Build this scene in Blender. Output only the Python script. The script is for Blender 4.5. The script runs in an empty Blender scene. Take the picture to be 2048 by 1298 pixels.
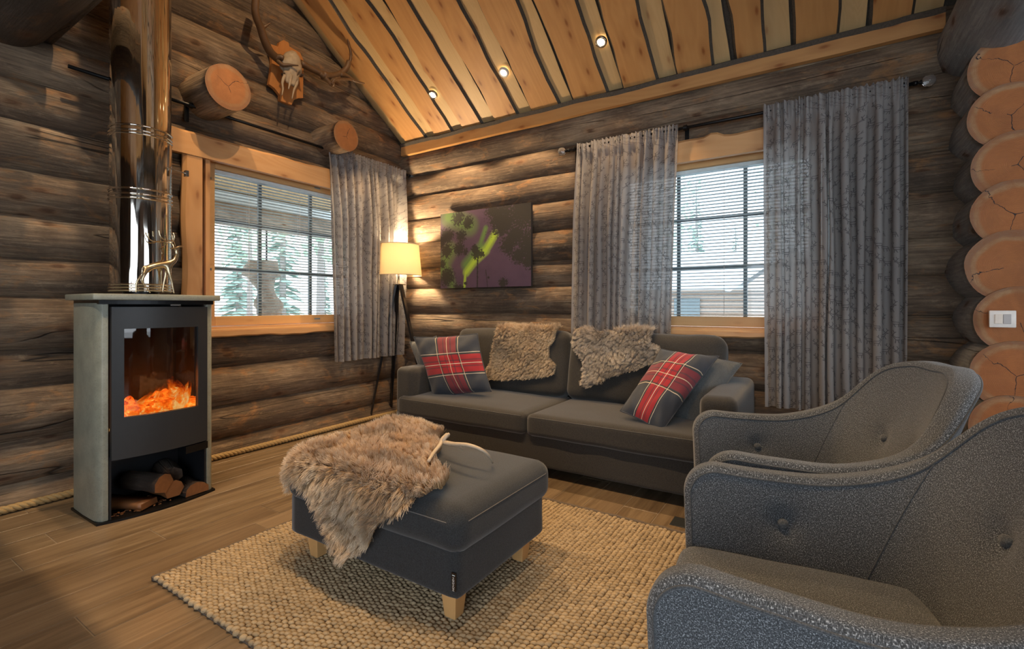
import bpy, bmesh, math, random
import numpy as np
from mathutils import Vector, Matrix, noise
R = math.radians
random.seed(7)
SC = bpy.context.scene
COL = SC.collection
# ------------------------------------------------------------------ camera
FPX = 959.0
CAM = Vector((3.73, -3.69, 1.10)); YAW = R(32.5)
FW = Vector((-math.sin(YAW), math.cos(YAW), 0)); RT = Vector((math.cos(YAW), math.sin(YAW), 0)); UP = Vector((0, 0, 1))
cd = bpy.data.cameras.new('camera'); cam = bpy.data.objects.new('camera', cd); COL.objects.link(cam)
cam.location = CAM; cam.rotation_euler = (R(90), 0, YAW)
cd.sensor_width = 36; cd.lens = FPX / 2048 * 36; cd.shift_y = -36 / 2048; cd.clip_start = 0.02; cd.clip_end = 400
SC.camera = cam
# ------------------------------------------------------------------ world, light, exposure
w = bpy.data.worlds.new('overcast_sky'); SC.world = w; w.use_nodes = True
nt = w.node_tree; bg = nt.nodes['Background']
tc = nt.nodes.new('ShaderNodeTexCoord'); nz = nt.nodes.new('ShaderNodeTexNoise'); nz.inputs['Scale'].default_value = 2.5; nz.inputs['Detail'].default_value = 5
cr = nt.nodes.new('ShaderNodeValToRGB'); cr.color_ramp.elements[0].color = (.68, .82, .95, 1); cr.color_ramp.elements[1].color = (.88, .95, 1, 1)
cr.color_ramp.elements[0].position = .35; cr.color_ramp.elements[1].position = .65
nt.links.new(tc.outputs['Generated'], nz.inputs['Vector']); nt.links.new(nz.outputs['Fac'], cr.inputs['Fac']); nt.links.new(cr.outputs['Color'], bg.inputs['Color'])
bg.inputs['Strength'].default_value = 3.0
SC.view_settings.view_transform = 'Standard'; SC.view_settings.look = 'None'; SC.view_settings.gamma = 1
SC.view_settings.exposure = 0.08; SC.view_settings.use_curve_mapping = False
SC.cycles.use_denoising = True
SC.cycles.max_bounces = 8; SC.cycles.diffuse_bounces = 4; SC.cycles.transparent_max_bounces = 24
SC.cycles.sample_clamp_indirect = 6; SC.cycles.caustics_reflective = False; SC.cycles.caustics_refractive = False
WARM = (1.0, .68, .37)
def area(name, loc, rot, sx, sy, power, col):
    l = bpy.data.lights.new(name, 'AREA'); l.shape = 'RECTANGLE'; l.size = sx; l.size_y = sy; l.energy = power; l.color = col
    o = bpy.data.objects.new(name, l); COL.objects.link(o); o.location = loc; o.rotation_euler = rot; return o
# daylight coming in through the glass doors behind and to the right of the camera
area('daylight_back', (4.4, -6.05, 1.35), (R(90), 0, 0), 3.4, 2.0, 46, (.78, .88, 1))
area('daylight_right', (7.0, -2.6, 1.5), (R(90), 0, R(90)), 2.6, 1.6, 20, (.78, .88, 1))
def spot(x, y, z, tx, ty, power, ang=75, blend=.25, col=WARM):
    l = bpy.data.lights.new('spot_beam', 'SPOT'); l.energy = power; l.color = col; l.spot_size = R(ang); l.spot_blend = blend; l.shadow_soft_size = .025
    o = bpy.data.objects.new('spot_beam', l); COL.objects.link(o); o.location = (x, y, z)
    d = Vector((tx, ty, 0)) - Vector((x, y, z)); o.rotation_euler = d.to_track_quat('-Z', 'Y').to_euler()
for sx, pw in ((.815, 110), (1.578, 85), (2.417, 48)): spot(sx, -.44, 2.97, sx, -.72, pw, 96, .35)
for sx, pw in ((.9, 170), (2.1, 250), (3.3, 150)): spot(sx, -2.6, 4.35, sx, -1.95, pw, 62, .3)
spot(2.1, -2.3, 4.15, -3.6, -.2, 130, 44, .12)
spot(1.2, -4.4, 4.0, -.21, -2.50, 150, 34, .12, (1, .84, .62))

# ------------------------------------------------------------------ helpers
def P(px, py, ax, v):
    r = FW + RT * ((px - 1024) / FPX) + UP * ((613 - py) / FPX)
    t = (v - CAM[ax]) / r[ax]; return CAM + r * t
def tag(o, label=None, cat=None, group=None, kind=None):
    if label: o['label'] = label
    if cat: o['category'] = cat
    if group: o['group'] = group
    if kind: o['kind'] = kind
    return o
def empty(name, loc=(0, 0, 0), rz=0, **k):
    o = bpy.data.objects.new(name, None); COL.objects.link(o); o.location = loc; o.rotation_euler = (0, 0, rz)
    o.empty_display_size = .05; return tag(o, **k)
def link(name, me, m=None, parent=None, smooth=False, loc=None, rot=None):
    if m is not None:
        for mm in (m if isinstance(m, (list, tuple)) else [m]): me.materials.append(mm)
    if smooth: me.polygons.foreach_set('use_smooth', [True] * len(me.polygons))
    o = bpy.data.objects.new(name, me); COL.objects.link(o)
    if parent is not None: o.parent = parent
    if loc is not None: o.location = loc
    if rot is not None: o.rotation_euler = rot
    return o
def mesh(name, vs, fs, mi=None):
    me = bpy.data.meshes.new(name); me.from_pydata([tuple(v) for v in vs], [], fs)
    if mi: me.polygons.foreach_set('material_index', mi)
    me.update(); return me
def copy(o, parent=None, loc=None):
    c = o.copy(); COL.objects.link(c)
    if parent is not None: c.parent = parent
    if loc is not None: c.location = loc
    return c
class MB:
    def __init__(s): s.v = []; s.f = []; s.m = []
    def add(s, vs, fs, mi=0):
        n = len(s.v); s.v += [Vector(v) for v in vs]; s.f += [tuple(i + n for i in f) for f in fs]; s.m += [mi] * len(fs)
    def box(s, a, b, mi=0, M=None):
        x0, y0, z0 = a; x1, y1, z1 = b
        vs = [Vector(p) for p in ((x0,y0,z0),(x1,y0,z0),(x1,y1,z0),(x0,y1,z0),(x0,y0,z1),(x1,y0,z1),(x1,y1,z1),(x0,y1,z1))]
        if M: vs = [M @ v for v in vs]
        s.add(vs, [(0,3,2,1),(4,5,6,7),(0,1,5,4),(1,2,6,5),(2,3,7,6),(3,0,4,7)], mi)
    def tube(s, pts, rad, seg=8, mi=0, cap=True, sq=1.0):
        pts = [Vector(p) for p in pts]; n = len(pts)
        if not hasattr(rad, '__len__'): rad = [rad] * n
        t = (pts[1] - pts[0]).normalized(); ref = Vector((0, 0, 1)) if abs(t.z) < .9 else Vector((1, 0, 0))
        u = t.cross(ref).normalized(); vs = []
        for i, p in enumerate(pts):
            t = (pts[min(i+1, n-1)] - pts[max(i-1, 0)]).normalized()
            u = (u - t * u.dot(t)).normalized(); v = t.cross(u)
            for k in range(seg):
                a = 2 * math.pi * k / seg; vs.append(p + (u * math.cos(a) + v * math.sin(a) * sq) * rad[i])
        fs = []
        for i in range(n-1):
            for k in range(seg): fs.append((i*seg+k, i*seg+(k+1) % seg, (i+1)*seg+(k+1) % seg, (i+1)*seg+k))
        if cap: fs.append(tuple(range(seg))[::-1]); fs.append(tuple((n-1)*seg+k for k in range(seg)))
        s.add(vs, fs, mi)
    def lathe(s, prof, c=(0,0,0), seg=32, mi=0, M=None):
        c = Vector(c); vs = []
        for r, z in prof:
            for k in range(seg):
                a = 2*math.pi*k/seg; v = c + Vector((r*math.cos(a), r*math.sin(a), z)); vs.append(M @ v if M else v)
        fs = [(i*seg+k, i*seg+(k+1) % seg, (i+1)*seg+(k+1) % seg, (i+1)*seg+k) for i in range(len(prof)-1) for k in range(seg)]
        s.add(vs, fs, mi)
    def prism(s, poly, z0, z1, mi=0, M=None, side=None):
        n = len(poly); vs = [Vector((x, y, z0)) for x, y in poly] + [Vector((x, y, z1)) for x, y in poly]
        if M: vs = [M @ v for v in vs]
        s.add(vs, [tuple(range(n))[::-1], tuple(range(n, 2*n))] + [(i, (i+1) % n, n+(i+1) % n, n+i) for i in range(n)], mi)
        if side is not None:
            for j in range(n): s.m[-1-j] = side
    def build(s, name, m, parent=None, smooth=False, bevel=0, seg=2, loc=None, rot=None, sub=0):
        me = mesh(name, s.v, s.f, s.m)
        if bevel:
            bm = bmesh.new(); bm.from_mesh(me)
            es = [e for e in bm.edges if len(e.link_faces) == 2 and e.calc_face_angle(0) > R(30)]
            bmesh.ops.bevel(bm, geom=es, offset=bevel, segments=seg, profile=.5, affect='EDGES', clamp_overlap=True); bm.to_mesh(me); bm.free()
        o = link(name, me, m, parent, smooth, loc, rot)
        if smooth and bevel:
            me.set_sharp_from_angle(angle=R(40)) if hasattr(me, 'set_sharp_from_angle') else None
        if sub:
            md = o.modifiers.new('sub', 'SUBSURF'); md.levels = sub; md.render_levels = sub
        return o
def box(name, a, b, m, parent=None, bevel=0, seg=2, **k):
    q = MB(); q.box(a, b); return q.build(name, m, parent, bevel=bevel, seg=seg, smooth=bool(bevel), **k)
def softbox(sx, sy, sz, r, n=14, puff=0, seed=0, wob=.004, crown=(0, 0)):
    """rounded cushion centred at the origin"""
    bm = bmesh.new(); bmesh.ops.create_cube(bm, size=2)
    bmesh.ops.subdivide_edges(bm, edges=bm.edges[:], cuts=n, use_grid_fill=True)
    hx, hy, hz = sx/2, sy/2, sz/2
    for v in bm.verts:
        c = v.co.copy(); c = Vector([math.copysign(abs(t) ** .72, t) for t in c])
        p = Vector((c.x*hx, c.y*hy, c.z*hz))
        q = Vector((max(-hx+r, min(hx-r, p.x)), max(-hy+r, min(hy-r, p.y)), max(-hz+r, min(hz-r, p.z))))
        d = p - q
        if d.length > 1e-9:
            p = q + d.normalized() * r
        u = max(0, 1-(p.x/hx)**2); t = max(0, 1-(p.y/hy)**2); s_ = max(0, 1-(p.z/hz)**2)
        p.z += math.copysign(puff*u*t, p.z) if abs(p.z) > 1e-6 else 0
        p.x += math.copysign(crown[0]*t*s_, p.x); p.y += math.copysign(crown[1]*u*s_, p.y)
        nn = noise.noise_vector(Vector((p.x*6+seed*9, p.y*6, p.z*6))); p += nn*wob
        v.co = p
    me = bpy.data.meshes.new('softbox'); bm.to_mesh(me); bm.free(); return me
def catmull(pts, n):
    pts = [Vector(p) for p in pts]; out = []
    P_ = [pts[0]*2-pts[1]] + pts + [pts[-1]*2-pts[-2]]
    segs = len(pts)-1
    for i in range(n):
        f = i/(n-1)*segs; k = min(int(f), segs-1); t = f-k
        a, b, c, d = P_[k:k+4]
        out.append(.5*((2*b)+(-a+c)*t+(2*a-5*b+4*c-d)*t*t+(-a+3*b-3*c+d)*t**3))
    return out
def join_uv(me, fn):
    uv = me.uv_layers.new(name='UVMap'); 
    for p in me.polygons:
        for li in p.loop_indices: uv.data[li].uv = fn(me.vertices[me.loops[li].vertex_index].co)

# ------------------------------------------------------------------ materials
class N:
    def __init__(s, name):
        s.mat = bpy.data.materials.new(name); s.mat.use_nodes = True; s.t = s.mat.node_tree
        s.b = s.t.nodes['Principled BSDF']; s.out = s.t.nodes['Material Output']; s._c = None
    def new(s, typ, **k):
        n = s.t.nodes.new('ShaderNode'+typ)
        for a, b in k.items(): setattr(n, a, b)
        return n
    def put(s, sock, val):
        if isinstance(val, bpy.types.NodeSocket): s.t.links.new(val, sock)
        elif isinstance(val, (tuple, list)):
            sock.default_value = (tuple(val)+(1,))[:4] if sock.type == 'RGBA' else tuple(val)[:3]
        else: sock.default_value = val
    def co(s, kind='Object'):
        if not s._c: s._c = s.new('TexCoord')
        return s._c.outputs[kind]
    def rnd(s): return s.new('ObjectInfo').outputs['Random']
    def vm(s, op, a, b=None, sc=None):
        n = s.new('VectorMath', operation=op); s.put(n.inputs[0], a)
        if b is not None: s.put(n.inputs[1], b)
        if sc is not None: s.put(n.inputs['Scale'], sc)
        return n.outputs['Value'] if op in ('DOT_PRODUCT', 'LENGTH', 'DISTANCE') else n.outputs[0]
    def m(s, op, a, b=None, c=None, clamp=False):
        n = s.new('Math', operation=op, use_clamp=clamp); s.put(n.inputs[0], a)
        if b is not None: s.put(n.inputs[1], b)
        if c is not None: s.put(n.inputs[2], c)
        return n.outputs[0]
    def map(s, vec, sc=(1,1,1), loc=(0,0,0)):
        n = s.new('Mapping'); s.put(n.inputs['Vector'], vec); s.put(n.inputs['Scale'], sc); s.put(n.inputs['Location'], loc); return n.outputs[0]
    def objv(s, sc=(1,1,1), kind='Object', spread=37.):
        v = s.co(kind); r = s.m('MULTIPLY', s.rnd(), spread); 
        c = s.new('CombineXYZ'); s.put(c.inputs[0], r); s.put(c.inputs[1], r); s.put(c.inputs[2], r)
        return s.map(s.vm('ADD', v, c.outputs[0]), sc)
    def noise(s, vec, scale=5, det=4, rough=.55, dist=0):
        n = s.new('TexNoise'); s.put(n.inputs['Vector'], vec); n.inputs['Scale'].default_value = scale
        n.inputs['Detail'].default_value = det; n.inputs['Roughness'].default_value = rough; n.inputs['Distortion'].default_value = dist
        return n.outputs['Fac']
    def ramp(s, fac, stops, interp='LINEAR'):
        n = s.new('ValToRGB'); n.color_ramp.interpolation = interp; s.put(n.inputs['Fac'], fac)
        e = n.color_ramp.elements
        while len(e) < len(stops): e.new(.5)
        for i, (p, c) in enumerate(stops):
            e[i].position = p; e[i].color = (tuple(c)+(1,))[:4] if isinstance(c, (tuple, list)) else (c, c, c, 1)
        return n.outputs['Color']
    def mix(s, f, a, b, blend='MIX'):
        n = s.new('MixRGB', blend_type=blend); s.put(n.inputs[0], f); s.put(n.inputs[1], a); s.put(n.inputs[2], b); return n.outputs[0]
    def bump(s, h, st=.3, d=.01, nrm=None):
        n = s.new('Bump'); s.put(n.inputs['Height'], h); n.inputs['Strength'].default_value = st; n.inputs['Distance'].default_value = d
        if nrm is not None: s.put(n.inputs['Normal'], nrm)
        return n.outputs[0]
    def set(s, color=None, rough=None, metal=None, normal=None, **k):
        if color is not None: s.put(s.b.inputs['Base Color'], color)
        if rough is not None: s.put(s.b.inputs['Roughness'], rough)
        if metal is not None: s.put(s.b.inputs['Metallic'], metal)
        if normal is not None: s.put(s.b.inputs['Normal'], normal)
        for a, v in k.items(): s.put(s.b.inputs[a.replace('_', ' ')], v)
        return s.mat
def plain(name, col, rough=.5, metal=0, var=.06, bump=0, scale=40, **k):
    n = N(name); f = n.noise(n.co('Object'), scale, 3)
    c = n.mix(f, tuple(x*(1-var*2) for x in col), tuple(min(1, x*(1+var*2)) for x in col))
    nr = n.bump(f, bump, .004) if bump else None
    return n.set(c, rough, metal, nr, **k)
def log_mat(name, dark, mid, lite, orange=.35, crack=True):
    n = N(name); v = n.objv((.5, 1, 1))
    big = n.noise(v, 2.2, 6, .65, .5)
    grain = n.noise(n.objv((2.4, 44, 44)), 1.6, 6, .7, .3)
    blot = n.noise(n.objv((1.2, 3, 3)), 3.0, 6, .7, .8)
    c = n.ramp(n.m('ADD', n.m('MULTIPLY', big, .75), n.m('MULTIPLY', grain, .25)), [(.32, dark), (.5, mid), (.68, lite)])
    c = n.mix(n.m('MULTIPLY', n.m('SUBTRACT', grain, .35, clamp=True), 2.2, clamp=True), n.mix(.55, c, dark), c)
    c = n.mix(n.m('MULTIPLY', n.ramp(blot, [(.55, 0), (.68, 1)]), orange), c, (.42, .20, .07))
    # peeled pale patches
    pk = n.noise(n.objv((2, 7, 7), spread=11), 2.4, 8, .8, .4)
    c = n.mix(n.m('MULTIPLY', n.ramp(pk, [(.54, 0), (.74, 1)]), .35), c, tuple(min(1, x*1.45) for x in lite))
    # knots
    vo = n.new('TexVoronoi', voronoi_dimensions='2D'); so = n.new('SeparateXYZ'); n.put(so.inputs[0], n.co('Object')); k2 = n.new('CombineXYZ')
    n.put(k2.inputs[0], n.m('ADD', n.m('MULTIPLY', so.outputs[0], 2.1), n.m('MULTIPLY', n.rnd(), 31))); n.put(k2.inputs[1], n.m('ADD', n.m('MULTIPLY', n.m('ARCTAN2', so.outputs[2], so.outputs[1]), .75), n.m('MULTIPLY', grain, .25)))
    n.put(vo.inputs['Vector'], k2.outputs[0]); vo.inputs['Scale'].default_value = 1.0
    kd = vo.outputs['Distance']; kn = n.ramp(kd, [(.03, 1), (.085, 0)])
    c = n.mix(n.m('MULTIPLY', n.ramp(kd, [(.06, 1), (.20, 0)]), .30), c, (.32, .15, .06)); c = n.mix(n.m('MULTIPLY', kn, .8), c, (.10, .045, .022))
    # weather checks: thin dark lines along the log, and small pecks
    ck = n.noise(n.objv((.16, 3.6, 3.6), spread=51), 1.5, 1.5, .4, .05); ckm = n.ramp(n.noise(n.objv((.8, 2, 2), spread=71), 1.5, 2), [(.46, 0), (.52, 1)])
    line = n.ramp(n.m('ABSOLUTE', n.m('SUBTRACT', ck, .5)), [(.0012, 1), (.004, 0)]); line = n.m('MULTIPLY', line, ckm)
    pc = n.noise(n.objv((14, 60, 60)), 1.0, 3, .6); pk2 = n.ramp(pc, [(.66, 0), (.74, 1)])
    if crack: c = n.mix(n.m('MULTIPLY', line, .9), c, (.012, .009, .007))
    c = n.mix(n.m('MULTIPLY', pk2, .35), c, dark)
    h = n.m('ADD', n.m('MULTIPLY', grain, .9), n.m('MULTIPLY', big, .8)); h = n.m('SUBTRACT', h, n.m('MULTIPLY', line, 1.2)); h = n.m('ADD', h, n.m('MULTIPLY', kn, .8))
    h = n.m('ADD', h, n.m('MULTIPLY', pk, .6))
    return n.set(c, .78, 0, n.bump(h, .8, .014))
def end_mat(name, heart, sap, ring, edge=.142):
    n = N(name); v = n.co('Object'); sep = n.new('SeparateXYZ'); n.put(sep.inputs[0], v)
    ra = n.m('MULTIPLY', n.rnd(), 30)
    cx = n.new('CombineXYZ'); n.put(cx.inputs[1], sep.outputs[1]); n.put(cx.inputs[2], sep.outputs[2]); n.put(cx.inputs[0], ra)
    nz = n.noise(cx.outputs[0], 9, 4)
    c0 = n.new('CombineXYZ'); n.put(c0.inputs[1], sep.outputs[1]); n.put(c0.inputs[2], sep.outputs[2])
    r = n.m('ADD', n.vm('LENGTH', c0.outputs[0]), n.m('MULTIPLY', n.m('SUBTRACT', nz, .5), .035))
    w = n.m('SINE', n.m('MULTIPLY', n.m('ADD', r, n.m('MULTIPLY', nz, .012)), 1300)); w2 = n.noise(n.vm('SCALE', cx.outputs[0], sc=40.), 1, 2)
    rings = n.m('MULTIPLY', n.m('ADD', n.m('MULTIPLY', w, .5), .5), .45)
    base = n.mix(n.ramp(r, [(edge-.012, 0), (edge, 1)]), heart, sap); base = n.mix(n.ramp(r, [(edge+.010, 0), (edge+.018, .8)]), base, (.16, .13, .10))
    base = n.mix(n.ramp(n.noise(cx.outputs[0], 6, 6, .7, .8), [(.38, 0), (.66, .8)]), base, tuple(x*.55 for x in heart))
    c = n.mix(rings, base, ring); c = n.mix(n.m('MULTIPLY', w2, .25), c, ring)
    # saw marks
    sw = n.noise(n.map(cx.outputs[0], (1, 22, 130)), 1, 3, .7); c = n.mix(n.m('MULTIPLY', sw, .55), c, tuple(x*.5 for x in heart))
    # radial checks
    an = n.m('ARCTAN2', sep.outputs[1], sep.outputs[2]); an2 = n.m('ADD', n.m('ADD', an, n.m('MULTIPLY', nz, 1.3)), ra)
    k = n.m('POWER', n.m('ABSOLUTE', n.m('SINE', n.m('MULTIPLY', an2, 1.5))), 1)
    ck = n.m('MULTIPLY', n.m('LESS_THAN', n.m('MULTIPLY', k, r), n.m('MULTIPLY', .0042, n.noise(cx.outputs[0], 9, 3))), n.m('GREATER_THAN', n.noise(cx.outputs[0], 5, 1), .46))
    c = n.mix(ck, c, (.02, .01, .008))
    return n.set(c, .7, 0, n.bump(n.m('SUBTRACT', n.m('MULTIPLY', w, .2), n.m('MULTIPLY', ck, 2)), .4, .004))
def wood_mat(name, a, b, knot=(.25, .08, .02), axis=0, gs=1., rough=.5, var=.12, kn=1.0, rings=14):
    n = N(name); sc = [22, 22, 22]; sc[axis] = 1.0; s2 = [3., 3., 3.]; s2[axis] = .45
    v = n.objv(tuple(x*gs for x in sc)); g = n.noise(v, 1.5, 4, .6, .2)
    lowv = n.objv(tuple(x*gs for x in s2)); low = n.noise(lowv, 1.3, 3, .5, .6)
    wv = n.m('SINE', n.m('MULTIPLY', low, rings*6.28)); 
    c = n.mix(n.m('ADD', n.m('MULTIPLY', g, .55), n.m('MULTIPLY', wv, .13)), a, b)
    r = n.rnd(); c = n.mix(n.m('MULTIPLY', n.m('FRACT', n.m('MULTIPLY', r, 7.13)), var*2), c, tuple(x*.62 for x in a))
    vo = n.new('TexVoronoi', voronoi_dimensions='2D'); sp_ = n.new('SeparateXYZ'); n.put(sp_.inputs[0], n.objv((1, 1, 1), spread=91))
    ot = [k for k in (0, 1, 2) if k != axis]; k2 = n.new('CombineXYZ'); n.put(k2.inputs[0], n.m('MULTIPLY', sp_.outputs[axis], 2.6))
    n.put(k2.inputs[1], n.m('MULTIPLY', n.m('ADD', sp_.outputs[ot[0]], sp_.outputs[ot[1]]), 7.0)); n.put(vo.inputs['Vector'], n.vm('ADD', k2.outputs[0], n.vm('SCALE', n.map(v, (.02, .02, .02)), sc=.5))); vo.inputs['Scale'].default_value = 1.0
    kd = vo.outputs['Distance']; c = n.mix(n.m('MULTIPLY', n.ramp(kd, [(.03, 1), (.10, 0)]), .75*kn), c, knot)
    c = n.mix(n.m('MULTIPLY', n.ramp(kd, [(.08, 1), (.30, 0)]), .28*kn), c, knot)
    return n.set(c, rough, 0, n.bump(g, .12, .003))
def fabric(name, dark, lite, su=900, sv=900, speck=.0, kind='UV', rough=.9, bump=.5, warm=None):
    n = N(name); uv = n.co(kind)
    a = n.noise(n.map(uv, (su*.42, sv, sv)), 1, 1, .5); b = n.noise(n.map(uv, (su, sv*.42, sv*.42)), 1, 1, .5)
    f = n.m('MULTIPLY', n.m('ADD', a, b), .5); c = n.mix(n.ramp(f, [(.41, 0), (.59, 1)]), dark, lite)
    lo = n.noise(uv, 5, 3); c = n.mix(n.m('MULTIPLY', lo, .3), c, tuple(x*.7 for x in dark))
    if speck:
        sp = n.ramp(n.m('MAXIMUM', a, b), [(.63, 0), (.69, 1)]); c = n.mix(n.m('MULTIPLY', sp, speck), c, (.62, .66, .70))
    m = n.set(c, rough, 0, n.bump(f, bump, .0015)); n.b.inputs['Sheen Weight'].default_value = .25; n.b.inputs['Sheen Roughness'].default_value = .5
    return m

M = {}
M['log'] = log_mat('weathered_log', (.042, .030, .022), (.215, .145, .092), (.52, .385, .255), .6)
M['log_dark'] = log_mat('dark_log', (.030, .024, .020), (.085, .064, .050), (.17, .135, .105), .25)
M['log_grey'] = log_mat('grey_bark_log', (.13, .14, .15), (.34, .36, .375), (.60, .61, .61), .10)
M['log_pale'] = log_mat('brightened_porch_log', (.16, .12, .09), (.42, .34, .26), (.72, .63, .52), .3)  # log colour paled so it carries the outdoor brightness
M['end'] = end_mat('log_end_grain', (.47, .165, .042), (.46, .31, .16), (.30, .085, .020), edge=.136)
M['end_pale'] = end_mat('log_end_pale', (.50, .20, .065), (.40, .26, .13), (.32, .115, .035), edge=.118)
M['pine'] = wood_mat('orange_pine_board', (.64, .34, .125), (.46, .205, .062), axis=0, kn=1.15, rings=9)
M['pine_pale'] = wood_mat('pale_pine_board', (.68, .47, .23), (.56, .36, .16), axis=0, kn=.55, rings=22)
M['bark'] = plain('grey_bark_edge', (.085, .070, .055), .9, 0, .3, .6, 90)
M['casing'] = wood_mat('window_pine', (.74, .42, .19), (.60, .29, .10), axis=0, kn=.8, rings=10)
M['casing_y'] = wood_mat('window_pine_upright', (.74, .42, .19), (.60, .29, .10), axis=2, kn=.8, rings=10)
M['frame_wood'] = wood_mat('window_frame_pine', (.72, .45, .20), (.60, .34, .13), axis=0, kn=.2, rings=8)
M['black'] = plain('black_metal', (.012, .012, .013), .35, .6)
M['blackpaint'] = plain('black_lacquer', (.012, .010, .010), .22, 0)
M['stoveblack'] = plain('stove_black_steel', (.032, .034, .037), .42, .3, .05)
M['niche'] = plain('stove_niche_steel', (.012, .013, .016), .5, .2)
M['chrome'] = plain('brushed_chrome', (.55, .53, .5), .22, 1)
M['white'] = plain('white_plastic', (.80, .74, .68), .35)
M['greyp'] = plain('grey_plastic', (.42, .38, .36), .35)
M['blind'] = plain('blind_slat_metal', (.74, .86, .92), .45)
M['muntin'] = plain('grey_muntin', (.22, .27, .29), .5)
def soapstone():
    n = N('soapstone'); v = n.co('Object'); a = n.noise(v, 9, 6, .7); b = n.noise(v, 120, 3, .6)
    c = n.ramp(a, [(.3, (.21, .22, .18)), (.7, (.33, .34, .28))]); c = n.mix(n.ramp(b, [(.55, 0), (.75, .5)]), c, (.11, .115, .10))
    sp = n.noise(v, 260, 2); c = n.mix(n.ramp(sp, [(.68, 0), (.76, .6)]), c, (.5, .5, .46))
    return n.set(c, .38, 0, n.bump(b, .2, .002))
M['soap'] = soapstone()
def steel():
    n = N('polished_flue_steel'); v = n.co('Object'); h = n.noise(n.map(v, (9, 9, .35)), 1, 2)
    h2 = n.noise(n.map(v, (26, 26, 1.2)), 1, 2)
    return n.set((.70, .65, .58), .055, 1, n.bump(n.m('ADD', h, n.m('MULTIPLY', h2, .3)), .5, .02))
M['steel'] = steel()
M['brass'] = plain('pale_brass', (.62, .50, .33), .26, 1, .04)
def glass_mat(name, tint=(1, 1, 1), gl=.12):
    n = N(name); tr = n.new('BsdfTransparent'); tr.inputs[0].default_value = tint+(1,); g = n.new('BsdfGlossy'); g.inputs['Roughness'].default_value = .02
    fr = n.new('Fresnel'); fr.inputs[0].default_value = 1.45; mx = n.new('MixShader')
    n.put(mx.inputs[0], n.m('ADD', n.m('MULTIPLY', fr.outputs[0], .9), gl*.1, clamp=True)); n.t.links.new(tr.outputs[0], mx.inputs[1]); n.t.links.new(g.outputs[0], mx.inputs[2])
    n.t.links.new(mx.outputs[0], n.out.inputs['Surface']); return n.mat
M['glass'] = glass_mat('window_glass'); M['stoveglass'] = glass_mat('sooty_stove_glass', (.62, .55, .50), .3)
M['crystal'] = N('clear_glass_ball').set((1, 1, 1), .02, 0, Transmission_Weight=.9, IOR=1.45)
def floor_mat():
    n = N('oak_floor_plank'); v = n.objv((16, 1.1, 1)); g = n.noise(v, 1.6, 7, .68, .7); s = n.noise(n.objv((90, 3, 1)), 1, 4, .65)
    lo = n.noise(n.objv((3, .8, 1)), 1, 3)
    c = n.ramp(g, [(.27, (.060, .041, .025)), (.46, (.165, .115, .066)), (.72, (.33, .245, .150))])
    c = n.mix(n.m('MULTIPLY', s, .35), c, (.08, .045, .024)); c = n.mix(n.m('MULTIPLY', n.ramp(lo, [(.45, 0), (.7, 1)]), .4), c, (.34, .245, .155))
    r = n.rnd(); c = n.mix(n.m('MULTIPLY', n.m('FRACT', n.m('MULTIPLY', r, 9.7)), .28), c, (.10, .062, .036))
    return n.set(c, n.ramp(g, [(.3, .42), (.7, .30)]), 0, n.bump(g, .15, .002))
M['floor'] = floor_mat()
M['grout'] = plain('floor_grout', (.27, .215, .16), .8)
def rope_mat():
    n = N('manila_rope'); f = n.noise(n.map(n.co('Object'), (400, 60, 400)), 1, 3); c = n.mix(f, (.24, .15, .055), (.54, .38, .175)); return n.set(c, .8, 0, n.bump(f, .6, .002))
M['rope'] = rope_mat()
def rug_mat():
    n = N('woven_wool_rug'); v = n.co('Object'); a = n.noise(v, 5, 4, .6); b = n.noise(n.map(v, (180, 320, 180)), 1, 3, .6)
    at = n.new('Attribute', attribute_name='bead'); 
    c = n.mix(at.outputs['Fac'], (.22, .155, .085), (.48, .365, .225)); c = n.mix(n.m('MULTIPLY', a, .5), c, (.34, .24, .12)); c = n.mix(n.m('MULTIPLY', b, .4), c, (.58, .45, .28))
    return n.set(c, .95, 0, n.bump(b, .6, .003))
M['rug'] = rug_mat(); M['rug_edge'] = plain('rug_binding', (.13, .10, .075), .95, 0, .3, .5, 200)
M['sofa'] = fabric('charcoal_sofa_cloth', (.017, .016, .015), (.046, .041, .035), 500, 500, 0, 'Object', bump=.35)
M['ottoman'] = fabric('charcoal_ottoman_cloth', (.012, .013, .014), (.034, .037, .040), 500, 500, 0, 'Object', bump=.35)
M['chair'] = fabric('blue_grey_tweed', (.026, .030, .035), (.118, .130, .144), 620, 620, .55, 'UV', bump=.8)
M['piping'] = fabric('tweed_piping', (.03, .034, .04), (.10, .11, .12), 700, 700, 0, 'Object')
M['button'] = fabric('tweed_button', (.05, .055, .06), (.16, .17, .18), 700, 700, 0, 'Object')
M['thread'] = plain('grey_stitching', (.16, .15, .14), .9)
M['greypillow'] = fabric('slate_pillow_cloth', (.06, .065, .068), (.13, .135, .135), 600, 600, 0, 'Object')
M['legwood'] = wood_mat('beech_leg', (.72, .42, .17), (.62, .33, .12), axis=2, kn=0, rings=6, rough=.35)

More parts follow.
